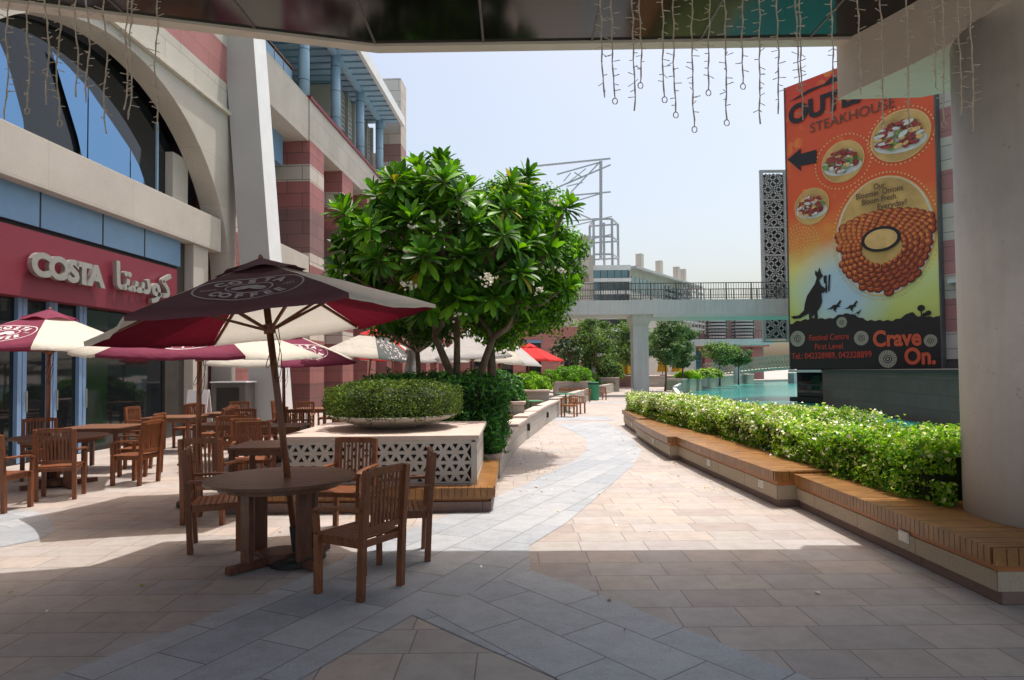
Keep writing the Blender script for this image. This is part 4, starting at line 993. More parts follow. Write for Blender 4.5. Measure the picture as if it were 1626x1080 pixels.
m_tch = wood('orange varnished wood', (.42,.15,.05), .4)
tub_chair('round backed wooden chair nearest of the promenade pair', 2.0, 23.6, R(-20)); tub_chair('round backed wooden chair just behind the nearest promenade one', 2.45, 25.4, R(-30))
tub_chair('round backed wooden chair left of the green bin, far along the promenade', 3.75, 34.5, R(-10)); tub_chair('round backed wooden chair right of the green bin, farthest along the promenade', 4.85, 36.8, R(20))
def green_table(label, x, y):
    o = empty('green_table', (x, y, 0)); tag(o, label, 'table'); b = MB(); b.lathe([(.38,.70),(.40,.73)], 20); b.build('tabletop', m_green, o)
    b = MB(); b.tube([(0,0,0),(0,0,.7)], .03, 8); b.lathe([(.22,0),(.2,.04)], 16); b.build('pedestal', m_green, o)
green_table('small round green table behind the promenade chairs', 2.1, 26.3); green_table('small green table behind the trailing shrub', .55, 20.4)
bn = empty('litter_bin', (4.4, 36.2, 0)); tag(bn, 'green litter bin between two wooden chairs far along the promenade', 'bin')
b = MB(); b.lathe([(.27,0),(.3,.95),(.27,1.0)], 16); b.build('body', m_green, bn); b = MB(); b.lathe([(.31,.86),(.31,.95)], 16); b.build('rim', m_dark, bn)
# stair, upper terrace, handrail
stp = empty('steps', (10.2, 60, 0)); tag(stp, 'short flight of dark stone steps far along the promenade', 'steps')
mb = MB()
for k in range(7): mb.box(-1.3, 1.0, k*.32, 2.6, k*.15, k*.15+.149)
mb.build('treads', m_bbase, stp)
for sx in (-1.35, 1.05):
    b = MB(); b.tube([(sx,-.1,0),(sx,-.1,.9),(sx,2.3,1.95),(sx,2.6,1.95)], .04, 6); b.build('handrail', m_tch, stp)
tw = empty('terrace_wall', (14, 63, 0)); tag(tw, 'raised stone terrace wall right of the far steps carrying the closed yellow umbrellas', 'wall')
b = MB(); b.box(-2.7, 4.2, -.6, 4, 0, .95); b.build('wall_body', m_wallg, tw); b = MB(); b.box(-2.75, 4.25, -.65, 4, .952, 1.05); b.build('coping', m_cap, tw)
for px, lab in ((993,'left'),(1052,'middle'),(1075,'right')):
    p = at(px, 590, 63 if px > 1000 else 60.5); o = closed_umbrella(f'closed yellow umbrella, {lab} one of the three beneath the bridge', p.x, p.y, m_f_yel, .35, 2.9, .42, 1.05 if px > 1000 else .9)
closed_umbrella('closed white umbrella in the far planter left of the yellow ones', at(940,600,50).x, 50, m_f_cream, .6, 2.7, .35, 0)
# water side wall, shrubs, balustrade
ww = empty('waterside_wall', (13.2, 52, -.3)); tag(ww, 'pale green grey planter wall curving along the far edge of the water', 'wall')
mb = MB(); mc = MB()
for a, b2 in zip(shore[4:7], shore[5:8]):
    q = [(a[0]-13.2-1.2, a[1]-52), (a[0]-13.2+.02, a[1]-52), (b2[0]-13.2+.02, b2[1]-52), (b2[0]-13.2-1.2, b2[1]-52)]
    mb.prism(q, 0, 1.05); mc.prism([(x+(-.05 if i in (0,3) else .05), y) for i, (x, y) in enumerate(q)], 1.052, 1.2)
mb.build('wall_body', m_foot, ww); mc.build('coping', m_cap, ww)
for i, (px, y, r_) in enumerate(((1092,55,1.0),(1112,60,1.25),(1127,64,1.2))):
    p = at(px, 600, y); bush(['low lime green shrub on the waterside wall, left of three','pale green shrub on the waterside wall, middle of three','green flowering shrub on the waterside wall, right of three'][i], (p.x, y, .85), (r_, .8, .55+.12*i), 1800, L_hedge[:4] if i else L_hedge[1:2], .18)
bl = empty('balustrade', (7.2, 28, 0)); tag(bl, 'low stone balustrade posts at the near edge of the water, behind the hedge tip', 'balustrade')
mb = MB()
for a, b2 in zip(shore[2:4], shore[3:5]):
    L_ = math.dist(a, b2); k = int(L_/.8)
    for i in range(k):
        x, y = a[0]+(b2[0]-a[0])*i/k-7.35, a[1]+(b2[1]-a[1])*i/k-28; mb = MB(); mb.box(x-.11, x+.11, y-.11, y+.11, 0, .46); mb.build('post', m_bgree, bl)
mb = MB()
for a, b2 in zip(shore[2:4], shore[3:5]): mb.bar((a[0]-7.35, a[1]-28, .5), (b2[0]-7.35, b2[1]-28, .5), .2, .07)
mb.build('rail', m_bgree, bl)

# ------------------------------------------------------------ high pedestrian bridge
br_ = empty('pedestrian_bridge', (8.1, 41, 0)); tag(br_, 'high concrete pedestrian bridge with dark railing crossing the promenade and the water', 'bridge')
def bx(name, x0, x1, y0, y1, z0, z1, m, par=br_): b = MB(); b.box(x0, x1, y0, y1, z0, z1); return b.build(name, m, par)
bx('deck', -15, 16, 0, 3.4, 5.05, 5.92, m_bgree); bx('soffit_strip', .6, 16, -.02, 3.42, 4.86, 5.048, m_bpale)
bx('pillar', -.48, .48, .9, 1.9, 0, 4.35, m_bgree)
mb = MB(); mb.add([(-.48,.9,4.35),(.48,.9,4.35),(.48,1.9,4.35),(-.48,1.9,4.35),(-.62,.3,4.84),(.62,.3,4.84),(.62,2.4,4.84),(-.62,2.4,4.84),(-.62,.3,5.05),(.62,.3,5.05),(.62,2.4,5.05),(-.62,2.4,5.05)], [(0,1,5,4),(1,2,6,5),(2,3,7,6),(3,0,4,7),(4,5,9,8),(5,6,10,9),(6,7,11,10),(7,4,8,11),(0,3,2,1)])
mb.build('capital', m_bgree, br_); bx('pillar', 15, 16, .9, 1.9, -.3, 4.86, m_bgree)
mb = MB()
for yy in (.08, 3.3):
    mb.box(-15, 16, yy-.025, yy+.025, 6.93, 6.98); mb.box(-15, 16, yy-.02, yy+.02, 6.55, 6.58); mb.box(-15, 16, yy-.02, yy+.02, 6.02, 6.05)
    for i in range(200): x = -15+i*.155; mb.box(x-.012, x+.012, yy-.012, yy+.012, 6.03, 6.95)
    for i in range(21): x = -15+i*1.55; mb.box(x-.035, x+.035, yy-.03, yy+.03, 5.9, 6.95)
mb.build('railing', m_rail, br_)
# lattice screen tower
lt = empty('lattice_tower', (17.6, 46.5, -.3)); tag(lt, 'tall grey lattice screen tower with diamond pattern beside the bridge', 'tower')
mb = MB(); zb, zt, wd = 4.0, 15.7, 4.2
def lat(mb, fn, w0, w1, z0, z1):
    s = (w1-w0)/1.15
    for a in (0, .18, .55):
        k = -12
        while k < 14:
            for sg in (1, -1):
                c = w0 + (k+a)*s; p0 = (c, z0); p1 = (c + sg*(z1-z0), z1)
                # clip to w0..w1
                t0, t1 = 0, 1; dx = p1[0]-p0[0]
                ta, tb = (w0-p0[0])/dx, (w1-p0[0])/dx; ta, tb = min(ta,tb), max(ta,tb); t0, t1 = max(0, ta), min(1, tb)
                if t1 - t0 > .02: mb.bar(fn(p0[0]+dx*t0, z0+(z1-z0)*t0), fn(p0[0]+dx*t1, z0+(z1-z0)*t1), .075, .09)
            k += 1
for r_ in range(6):
    z0 = zb + r_*1.95
    lat(mb, lambda u, z: (u, 0, z), .12, 1.55, z0+.1, z0+1.85); lat(mb, lambda u, z: (u, 0, z), 1.75, 3.2, z0+.1, z0+1.85)
    for x in (0, 1.65, 3.3): pass
    mb.box(0, 3.3, -.06, .06, z0-.06, z0+.06)
mb.build('lattice', m_latt, lt); mb = MB()
for x, y in ((0,0),(1.65,0),(3.3,0)): mb.box(x-.1, x+.1, y-.1, y+.1, zb-.1, zt)
mb.box(-.12, 3.4, -.1, .1, zt, zt+.15); mb.box(3.15, 3.45, .8, 1.3, -.5, zb+1); mb.box(-.1, 3.4, -.1, .3, zb-.25, zb-.12)
mb.build('frame', m_latt, lt)
b = MB(); b.box(.12, 3.2, .35, .5, zb, zt-.05); b.build('inner_panel', m_rail, lt)
# arched footbridge
fb = empty('footbridge', (25.5, 86, 0)); tag(fb, 'low arched footbridge with pale green lattice sides over the far water', 'bridge')
def arc_z(x): return .75 + 1.1*math.sin(math.pi*min(1, x/26))
mb = MB(); MR = [MB(), MB()]; n_ = 30
for i in range(n_):
    x0, x1 = i*26/n_, (i+1)*26/n_; za_, zb_ = arc_z(x0), arc_z(x1)
    mb.add([(x0,0,za_-.35),(x1,0,zb_-.35),(x1,3,zb_-.35),(x0,3,za_-.35),(x0,0,za_),(x1,0,zb_),(x1,3,zb_),(x0,3,za_)], [(0,3,2,1),(4,5,6,7),(0,1,5,4),(2,3,7,6)])
    for mr, yy in zip(MR, (-.03, 3.03)):
        mr.bar((x0,yy,za_+1.5),(x1,yy,zb_+1.5),.08,.12); mr.bar((x0,yy,za_+.75),(x1,yy,zb_+.75),.05,.06)
        for j in range(2):
            xa = x0+(x1-x0)*j/2; xb = xa+(x1-x0)/2; mr.bar((xa,yy,za_),(xb,yy,za_+1.5),.06,.07); mr.bar((xb,yy,za_),(xa,yy,za_+1.5),.06,.07)
mb.build('deck', m_foot, fb); [q.build('lattice_parapet', m_foot, fb) for q in MR]
b = MB(); b.box(11, 15, .5, 2.5, -.4, 1.0); b.build('pier', m_white, fb)

# ------------------------------------------------------------ far buildings
def bld(name, label, loc): o = empty(name, loc); tag(o, label, 'building'); return o
pb = bld('pink_wing', 'pink and beige building closing the left side of the promenade behind the tree', (1, 72, 0))
str2 = brick('far stripes', None, 2.2, .8, .02, (.2,.15,.14), 'wall', stripes=[(0,(.42,.18,.15)),(6.3,BEI),(7.6,(.36,.2,.19)),(8.6,BEI),(11.2,(.33,.22,.21)),(12.0,(.50,.46,.42))], ztop=17, var=.1, dirt=.15)
b = MB(); b.box(-7, 7.4, 0, 12, 0, 15.9); b.build('wall', str2, pb)
b = MB(); b.box(-7.1, 7.5, -.1, 12, 15.903, 16.2); b.build('coping', m_trim, pb)
for x in (-5.5, -2.5, .5, 4.6):
    b = MB(); b.box(x, x+1.6, -.06, 0.02, .2, 4.6); w_ = b.build('window', m_glassd, pb); b = MB(); b.box(x-.1, x+1.7, -.12, -.05, 4.6, 4.9); b.build('lintel', m_bluep, w_)
for x in (4.4,): b = MB(); b.box(x, x+2.8, -.08, 0.02, 7.8, 8.6); b.build('window', m_glassb, pb)
gt = bld('glass_corner_building', 'grey office building with a banded glass corner and a steel mast frame on its roof', (9.9, 80, 0))
b = MB(); b.box(0, 4.2, 0, 9, 0, 13.8); b.build('core', m_glassf, gt)
mb = MB()
for z in (1.5, 3.2, 4.7, 6.2, 7.7, 9.2, 10.7, 12.2): mb.box(-.25, 4.5, -.25, 9.2, z, z+.42)
mb.box(-.2, 4.45, -.2, 9.2, 13.6, 14.2); mb.build('floor_band', m_white, gt)
mb = MB()
for k in range(6): mb.box(k*.83-.03, k*.83+.03, -.06, .0, 0, 13.6)
for k in range(10): mb.box(4.2, 4.26, k*.98-.03, k*.98+.03, 0, 13.6)
mb.build('mullion', m_rail, gt)
b = MB(); b.box(-2.3, -.2, -1.5, 5, 0, 15.2); b.build('stair_wall', m_conc, gt)
wg = bld('far_wing', 'long grey office wing receding behind the bridge with a flat roof and grid windows', (14.6, 82, 0))
ang = math.atan2(101-82, 27.3-14.6); wg.rotation_euler = (0,0,ang)
b = MB(); b.box(0, 23, .0, 9, 0, 14.0); b.build('wall', m_conc, wg)
for r_, z in enumerate((8.6, 11.3)):
    for k in range(9): 
        b = MB(); b.box(.4+k*2.5, 2.6+k*2.5, -.08, .02, z, z+1.9); w_ = b.build('window', m_glassf, wg)
        b = MB(); b.box(1.46+k*2.5, 1.54+k*2.5, -.12, -.081, z, z+1.9); b.box(.4+k*2.5, 2.6+k*2.5, -.12, -.081, z+.9, z+.98); b.build('frame', m_grey, w_)
b = MB(); b.box(-.5, 25, -1.1, 9, 14.003, 14.3); b.build('flat_roof', m_grey, wg)
mb = MB()
for k in range(7): mb.box(15, 24.6, -1.4, -1.3, 7.4+.9*k, 7.7+.9*k)
for k in range(7): mb.box(15+k*1.6, 15.15+k*1.6, -1.45, -1.3, 7, 14)
mb.build('louvre_screen', m_grey, wg)
for k, u in enumerate((4.2, 11, 17.8, 20.5)): b = MB(); b.box(u, u+.8, .2, 1.0, 14.5, 16.6); b.build('chimney', m_conc, wg)
# mast and trusses
ms_ = empty('roof_mast', (10.57, 82, 14)); tag(ms_, 'pale steel mast with raking trusses and an open frame on the far roof', 'mast')
def L3(mb, a, b2, w_=.16, ya=82, yb=82):
    p, q = at(*a, ya) - ms_.location, at(*b2, yb) - ms_.location; mb.bar(p, q, w_, w_)
mb = MB(); L3(mb, (954,256),(954,412), .34); mb.build('pole', m_mast, ms_)
for k, (a, b2, ya, yb, w_) in enumerate([((850,264),(969,252),80,83,.2), ((885,277),(952,258),78,82,.18), ((880,300),(969,262),78,83,.2), ((952,258),(906,306),82,79,.14), ((912,274),(925,282),80,80,.12), ((895,288),(906,275),79,79,.12),((930,268),(900,292),80,79,.12),
      ((903,311),(969,305),79,83,.18), ((905,322),(952,308),78,82,.16), ((909,335),(940,349),79,81,.14), ((900,296),(925,290),79,80,.12)]):
    mb = MB(); L3(mb, a, b2, w_, ya, yb); mb.build('truss_member', m_mast, ms_)
fr = MB()
X0_, X1_ = at(943,400,80).x, at(988,400,80).x
zz_ = [at(950, y, 80).z for y in (348, 376, 404)]
for z in zz_:
    for (p, q) in (((X0_,80),(X1_-1.2,80)),((X1_-1.2,80),(X1_,83)),((X1_,83),(X0_,84)),((X0_,84),(X0_,80))): fr.bar(Vector((p[0],p[1],z))-ms_.location, Vector((q[0],q[1],z))-ms_.location, .16, .2)
for p in ((X0_,80),(X1_-1.2,80),(X1_,83),(X0_,84),(X1_-1.9,82)): fr.bar(Vector((p[0],p[1],14.2))-ms_.location, Vector((p[0],p[1],zz_[0]))-ms_.location, .26, .26)
for p in ((X0_,80),): 
    for z in zz_[:2]: fr.bar(Vector((X0_-5,79,z-.6))-ms_.location, Vector((X0_,80,z))-ms_.location, .14, .14); fr.bar(Vector((X0_-5,79,z-1.6))-ms_.location, Vector((X1_-1.2,80,z+.3))-ms_.location, .12, .12)
fr.build('open_frame', m_mast, ms_)
rm = bld('round_mall', 'far shopping building with curved grey louvred bays above a pink balcony, beyond the bridge', (25, 100, 0))
b = MB(); b.box(-14, 14.2, 4, 14, 0, 10.6); b.build('wall', mat('far brown stone', (.30,.2,.18), .7), rm)
for k, x in enumerate((-10, -5.8, -1.5, 2.6, 6.8, 11.0)):
    mb = MB(); 
    for q in range(9):
        z = 5.9 + q*.5; r0 = 1.9 - abs(q-4)*.05
        mb.prism([(x+r0*math.cos(R(a)), 4.2-1.5*math.sin(R(a))) for a in range(0, 181, 20)], z, z+.26)
    mb.build('louvre_bay', m_grey, rm)
    b = MB(); b.box(x-1.5, x+1.5, 3.2, 4.2, 5.8, 10.4); b.build('bay_wall', m_rail, rm)
b = MB(); b.box(-14, 14.2, 1.6, 4.1, 4.95, 5.75); b.build('balcony', m_pinkst, rm)
for x in (-13, -9.6, -6, -2.4, 1.2, 4.8, 8.6, 12.2):
    b = MB(); b.box(x, x+1.1, 3.3, 4.0, 0, 4.9); b.build('pillar', m_pinkst, rm)
for x in (-11.6, -8, -4.6, -.9, 2.8, 6.4, 10): b = MB(); b.box(x, x+1.6, 3.85, 3.99, .3, 4.4); b.build('window', m_glassb, rm)
ub = empty('second_walkway', (22, 72, 0)); tag(ub, 'lower pale elevated walkway on round pillars seen beneath the high bridge', 'bridge')
b = MB(); b.box(-2.8, 6.2, 0, 3, 4.25, 4.85); b.build('deck', m_bgree, ub)
for x in (-2.2, 2.6): b = MB(); b.lathe([(.34,-.0),(.34,4.25)], 16, 0, (x, 1.2)); b.build('pillar', m_bgree, ub)
mb = MB(); mb.box(-2.8, 6.2, .05, .1, 5.75, 5.8)
for k in range(30): mb.box(-2.8+k*.31, -2.77+k*.31, .05, .08, 4.85, 5.8)
mb.build('railing', m_rail, ub)
hw = bld('beige_hall', 'plain beige upper storey seen past the stair tower at the end of the blue roof', (-13, 78, 0))
b = MB(); b.box(-4, 4.5, 0, 10, 0, 25); b.build('wall', m_conc, hw)
mb = MB()
for q in range(6): mb.box(-4, 4.6, -.2, 0, 19.4+.9*q, 19.8+.9*q)
mb.build('louvre', m_grey, hw)
# far trees
def ftree(label, px, py, y, rx, rz, ncl, mats, bx_=None, nl=110, wts=None):
    c = at(px, py, y); clump_tree(label, (c.x + (bx_ or 0), y, 0), c, (rx, rx*.9, rz), ncl, nl, .22, mats, rx*.33, .09, 'street_tree', 'trees along the far promenade', .35, wts)
LD = [leafmat('dark far leaf', (.08,.16,.065)), leafmat('dark far leaf 2', (.14,.24,.10))]
ftree('slender light green tree left of the bridge pillar, tallest of the pair', 937, 545, 50, 1.75, 2.1, 60, L_far, .4)
ftree('slender green tree touching the left side of the bridge pillar', 1003, 545, 58, 1.9, 2.5, 55, L_far)
ftree('dense dark green tree just right of the bridge pillar', 1055, 543, 50, 1.5, 2.0, 60, LD)
ftree('dark green tree right of the dense one, beneath the bridge', 1082, 548, 54, 1.3, 1.9, 45, LD)
ftree('small light green round tree beneath the second walkway', 1142, 560, 66, 1.9, 1.1, 45, L_far)
ftree('small dark tree right of the light round one', 1172, 566, 68, 1.2, 1.1, 30, LD)
ftree('small sparse tree with white flowers before the pink wall', 905, 556, 44, 1.2, .9, 24, [L_far[0], L_far[2], m_flow], nl=60, wts=[.45,.4,.15])
ftree('low green tree at the foot of the far glass building', 975, 575, 66, 1.6, .9, 30, L_far)

# ------------------------------------------------------------ terrace extras
gc = empty('steel_cabinet', (-7.9, 18.6, 0)); tag(gc, 'grey steel cabinet with a black front standing by the striped wall', 'cabinet')
b = MB(); b.box(-.47, .47, 0, .7, .05, 1.38); b.build('body', m_bin, gc, bevel=.02); b = MB(); b.box(-.33, .3, -.015, -.001, .2, 1.25); b.build('door', m_dark, gc)
b = MB(); b.box(-.5, .5, -.04, .74, 1.381, 1.42); b.build('lid', m_white, gc)
mbd = empty('menu_board', (-7.6, 16.2, 0)); tag(mbd, 'plain white folding board leaning by the burgundy umbrella pole', 'board')
for s in (-1, 1):
    b = MB(); b.bar((0, s*.28, 0), (0, s*.02, 1.25), .5, .03, 0, (0,1,0)); b.build('panel', m_white, mbd)
# ------------------------------------------------------------ billboard building and billboard
ang = math.atan2(31.9-38.3, 20.55-16.02); BO = Vector((16.02, 38.3, 1.60)); BW, BH = 7.84, 16.3
Minv = (Matrix.Translation(BO) @ Matrix.Rotation(ang, 4, 'Z')).inverted()
bb = bld('striped_tower_building', 'striped building with dark stone base rising from the water behind the billboard', (BO.x, BO.y, -.3)); bb.rotation_euler = (0,0,ang)
str3 = brick('tower building stripes', None, 1.6, .7, .015, (.12,.1,.09), 'wall', stripes=[(0,(.055,.045,.042)),(2.3,BEI),(3.6,(.40,.18,.17)),(5.2,BEI),(6.3,(.40,.18,.17)),(8.0,BEI),(9.8,(.40,.18,.17)),(11.4,BEI),(13,(.40,.18,.17)),(14.4,BEI)], ztop=18.5, var=.15, dirt=.2)
b = MB(); b.box(.1, 16, .35, 10, -1, 18.3); b.build('wall', str3, bb)
b = MB(); b.box(1.9, 16, .12, .34, -1, 2.1); b.build('stone_base', brick('dark brown base', [(.06,.045,.04),(.075,.055,.05)], 1.6, .5, .01, (.03,.025,.02), 'wall', var=.2), bb)
b = MB(); b.box(.2, 1.89, .2, .34, .35, 2.1); b.build('base_window', m_glassd, bb)
b = MB(); b.box(0, 1.95, -.25, .34, .05, .3); b.build('ledge', m_dark, bb)
pd = empty('stone_podium', (15.6, 33.6, -.3)); tag(pd, 'dark brown stone podium rising from the water behind the long hedge, beneath the billboard', 'wall')
b = MB(); b.prism([(0,0),(-1.6,-12.6),(10,-12.6),(10,0)], -.7, 1.75); b.build('podium_wall', brick('podium stone', [(.085,.052,.045),(.11,.07,.06)], 1.6, .5, .01, (.03,.025,.02), 'wall', var=.25), pd)
b = MB(); b.prism([(-.05,.02),(-1.7,-12.7),(10,-12.7),(10,.02)], 1.752, 1.86); b.build('coping', m_dark, pd)
b = MB(); b.box(8.2, 16, -.1, .34, 5.9, 6.1); b.build('moulding', m_bpale, bb)
bo = empty('billboard', BO, ang); tag(bo, 'tall orange steakhouse billboard with plates of food, kangaroos and the words Crave On', 'billboard')
def bp(px, py):
    d = CM.to_3x3() @ Vector(((px - 813) / 1060, -(py - 540) / 1060 + 16.5 / 1060, -1))
    nrm = Matrix.Rotation(ang, 3, 'Z') @ Vector((0, 1, 0)); t = (BO - CAMLOC).dot(nrm) / d.dot(nrm); q = Minv @ (CAMLOC + d * t); return (q.x, q.z)
def flat(mb, pts, lay, mi=0): mb.add([(x, -.012*lay-.06, z) for x, z in pts], [list(range(len(pts)))], mi)
m_post, n, p = nodes('printed poster ground'); t = ocoord(n); sp = n.nodes.new('ShaderNodeSeparateXYZ'); n.links.new(t, sp.inputs[0])
zf = math_(n, 'DIVIDE', sp.outputs[2], BH)
zf = math_(n, 'ADD', zf, math_(n, 'MULTIPLY', math_(n, 'SUBTRACT', noise(n, t, .5, 3), .5), .10))
o = ramp(n, zf, [(0,(.25,.33,.05)),(.20,(.56,.60,.15)),(.28,(.60,.66,.26)),(.35,(.76,.64,.18)),(.43,(.74,.27,.05)),(.55,(.70,.10,.022)),(.8,(.66,.08,.02)),(1.,(.60,.045,.02))])
vo = n.nodes.new('ShaderNodeTexVoronoi'); vo.inputs['Scale'].default_value = 1.1; n.links.new(t, vo.inputs['Vector'])
o = mix(n, o, (.80,.30,.04), math_(n, 'MULTIPLY', ramp(n, vo.outputs['Distance'], [(.30,1.),(.33,0.)]), math_(n,'MULTIPLY', ramp(n, noise(n, t, .35, 2), [(.45,0.),(.6,.6)]), ramp(n, zf, [(.4,0.),(.5,1.)]))))
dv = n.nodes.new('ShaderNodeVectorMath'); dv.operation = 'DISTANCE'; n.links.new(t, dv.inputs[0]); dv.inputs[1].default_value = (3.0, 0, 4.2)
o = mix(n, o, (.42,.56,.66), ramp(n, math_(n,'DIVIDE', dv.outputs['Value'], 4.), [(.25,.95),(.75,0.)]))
n.links.new(o, p.inputs['Base Color']); p.inputs['Roughness'].default_value = .5
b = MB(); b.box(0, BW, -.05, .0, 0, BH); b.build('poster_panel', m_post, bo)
m_frm = mat('board frame', (.08,.08,.08), .5)
b = MB(); b.box(-.06, -.001, -.1, .3, -.05, BH); b.box(BW+.001, BW+.07, -.1, .3, -.05, BH); b.build('frame', m_frm, bo)
b = MB(); b.box(-.1, BW+.1, -.18, .3, -.2, -.06); b.build('bottom_rail', m_bpale, bo)
m_ink = mat('black print', (.012,.010,.010), .5, .05); m_rd = mat('red print', (.50,.045,.025), .5, .05); m_or = mat('orange print', (.62,.10,.04), .5, .05); m_dkp = mat('dark brown print', (.10,.05,.03), .5)
m_med = mat('pale medallion print', (.40,.38,.28), .5, .1); m_gold = mat('plate gold print', (.55,.33,.10), .5, .35, .7); m_plt = mat('plate white print', (.62,.60,.55), .5, .15, 1)
m_on = [mat('fried print a', (.38,.055,.012), .5, .4, 6), mat('fried print b', (.60,.19,.04), .5, .4, 6), mat('fried print c', (.13,.018,.008), .5, .3, 6)]
m_sau = mat('sauce print', (.66,.40,.14), .5, .15, 3); m_meat = mat('meat print', (.30,.04,.03), .5, .5, 5); m_grn = mat('garnish print', (.16,.25,.06), .5, .4, 5); m_lim = mat('light ring print', (.72,.45,.18), .5, .1)
def btext(name, s, pl, pr, base, cap, m, bold=0, lay=4):
    """s set between photo pixels pl..pr on baseline pixel base with cap height in pixels"""
    x0, z0 = bp(pl, base); x1, _ = bp(pr, base); zc = bp(pl, base-cap)[1]; v, f = text(s, 1, 0, bold, 'LEFT'); mn, mx = min(p.x for p in v), max(p.x for p in v)
    k = (zc - z0) / .70; mb = MB(); mb.add([(x0 + (p.x-mn)/(mx-mn)*(x1-x0), -.06-.012*lay, z0 + p.y*k) for p in v], f); mb.build(name, m, bo)
# title block
btext('lettering', 'OUTBACK', 1254, 1462, 199, 28, m_ink, .045)
btext('lettering', 'STEAKHOUSE', 1288, 1424, 212, 15, m_dkp, .0)
mb = MB(); pts = [bp(*q) for q in ((1254,163),(1285,143),(1310,134),(1322,122),(1336,120),(1370,104),(1370,112),(1322,133),(1300,141),(1268,157))]; flat(mb, pts, 3); mb.build('landscape_print', m_ink, bo)
mb = MB(); flat(mb, [bp(*q) for q in ((1252,254),(1273,236),(1273,245),(1298,238),(1298,259),(1273,264),(1273,272))], 3); mb.build('arrow_print', m_ink, bo)
def disc(mb, c, rx, rz, lay, mi=0, n=40, a=0): flat(mb, [(c[0]+rx*math.cos(t)*math.cos(a)-rz*math.sin(t)*math.sin(a), c[1]+rx*math.cos(t)*math.sin(a)+rz*math.sin(t)*math.cos(a)) for t in [2*math.pi*i/n for i in range(n)]], lay, mi)
def plate(pc, pe, pt, seed):
    c = bp(*pc); rx = bp(*pe)[0]-c[0]; rz = bp(*pt)[1]-c[1]; rng = random.Random(seed); mb = MB()
    disc(mb, c, rx, rz, 2, 0); disc(mb, c, rx*.96, rz*.96, 3, 1)
    disc(mb, (c[0], c[1]-rz*.25), rx*.88, rz*.42, 4, 2, a=-.08)
    for i in range(110):
        a = rng.random()*6.28; q = math.sqrt(rng.random()); cc = (c[0]+math.cos(a)*q*rx*.76, c[1]+rz*.0+math.sin(a)*q*rz*.52)
        disc(mb, cc, rx*rng.uniform(.06,.2), rz*rng.uniform(.05,.11), 5+i*.12, rng.choice([3,3,3,3,2,2,5,4]), 10, rng.uniform(-.6,.6))
    mb.build('food_print', [m_lim, m_gold, m_plt, m_meat, m_grn, m_sau], bo)
plate((1430,216),(1480,200),(1431,175), 1); plate((1339,257),(1374,246),(1340,224), 2); plate((1290,328),(1318,320),(1290,299), 3)
c = bp(1403, 375); rx = bp(1487,360)[0]-c[0]; rz = bp(1404,280)[1]-c[1]; mb = MB(); disc(mb, c, rx, rz, 2, 0, 60); disc(mb, c, rx*.975, rz*.975, 3, 6+1, 60); disc(mb, (c[0], c[1]+.05*rz), rx*.93, rz*.92, 3.4, 1, 60)
rng = random.Random(5); oc = (c[0]-.03*rx, c[1]-.15*rz)
for ring in range(8, 0, -1):
    q = .33 + ring*.092; nn = 20 + ring*3
    for i in range(nn):
        a = 2*math.pi*(i+.5*(ring%2))/nn; x = oc[0]+q*rx*1.12*math.cos(a)+rng.uniform(-.03,.03); z = oc[1]+q*rz*(.80 if math.sin(a) < 0 else .50)*math.sin(a)
        if math.hypot((x-c[0])/rx, (z-c[1])/rz) > .93: continue
        s = rx*(.046+.005*ring); lay = 4 + (9-ring)*.3 + i*.004; disc(mb, (x+.02, z-.05), s*1.35, s*1.3, lay, 4, 9); disc(mb, (x, z), s, s*1.05, lay+.1, 2, 9); disc(mb, (x-.03, z+.04), s*.62, s*.6, lay+.2, 3, 7)
disc(mb, (oc[0], oc[1]+.10*rz), rx*.40, rz*.21, 8, 6); disc(mb, (oc[0], oc[1]+.10*rz), rx*.33, rz*.165, 8.4, 5)
mb.build('food_print', [m_lim, m_gold, *m_on, m_sau, m_ink, m_plt], bo)
mb = MB()
for (cc, rr_, zz_, nn) in ((c, rx*1.06, rz*1.06, 90), (bp(1430,216), (bp(1480,200)[0]-bp(1430,216)[0])*1.1, (bp(1431,175)[1]-bp(1430,216)[1])*1.1, 44), (bp(1339,257), 1.3*(bp(1374,246)[0]-bp(1339,257)[0]), 1.3*(bp(1340,224)[1]-bp(1339,257)[1]), 44)):
    for i in range(nn):
        a = 2*math.pi*i/nn; x, z = cc[0]+rr_*math.cos(a), cc[1]+zz_*math.sin(a)
        if x < BW-.06: disc(mb, (x, z), .045, .05, 1.6, 0, 6)
for rr_ in (.25,.45,.65,.85,1.05):
    cc = bp(1272,385); nn = int(rr_*34)
    for i in range(nn):
        a = 2*math.pi*i/nn; x, z = cc[0]+rr_*math.cos(a), cc[1]+rr_*math.sin(a)
        if x > .05: disc(mb, (x, z), .04, .045, 1.6, 0, 6)
mb.build('dot_rings', m_lim, bo)['kind'] = 'stuff'
for s, pl_, pr_, ba in (("Our",1389,1407,304),("Bloomin' Onions",1362,1436,317),("Bloom Fresh.",1370,1430,326),("Everyday!",1396,1443,333)): pass
btext('lettering', 'Our', 1390, 1408, 302, 9, m_dkp, .01, 9); btext('lettering', "Bloomin' Onions", 1362, 1437, 318, 9, m_dkp, .01, 9)
btext('lettering', 'Bloom Fresh.', 1371, 1428, 327, 9, m_dkp, .01, 9); btext('lettering', 'Everyday!', 1396, 1442, 334, 9, m_dkp, .01, 9)
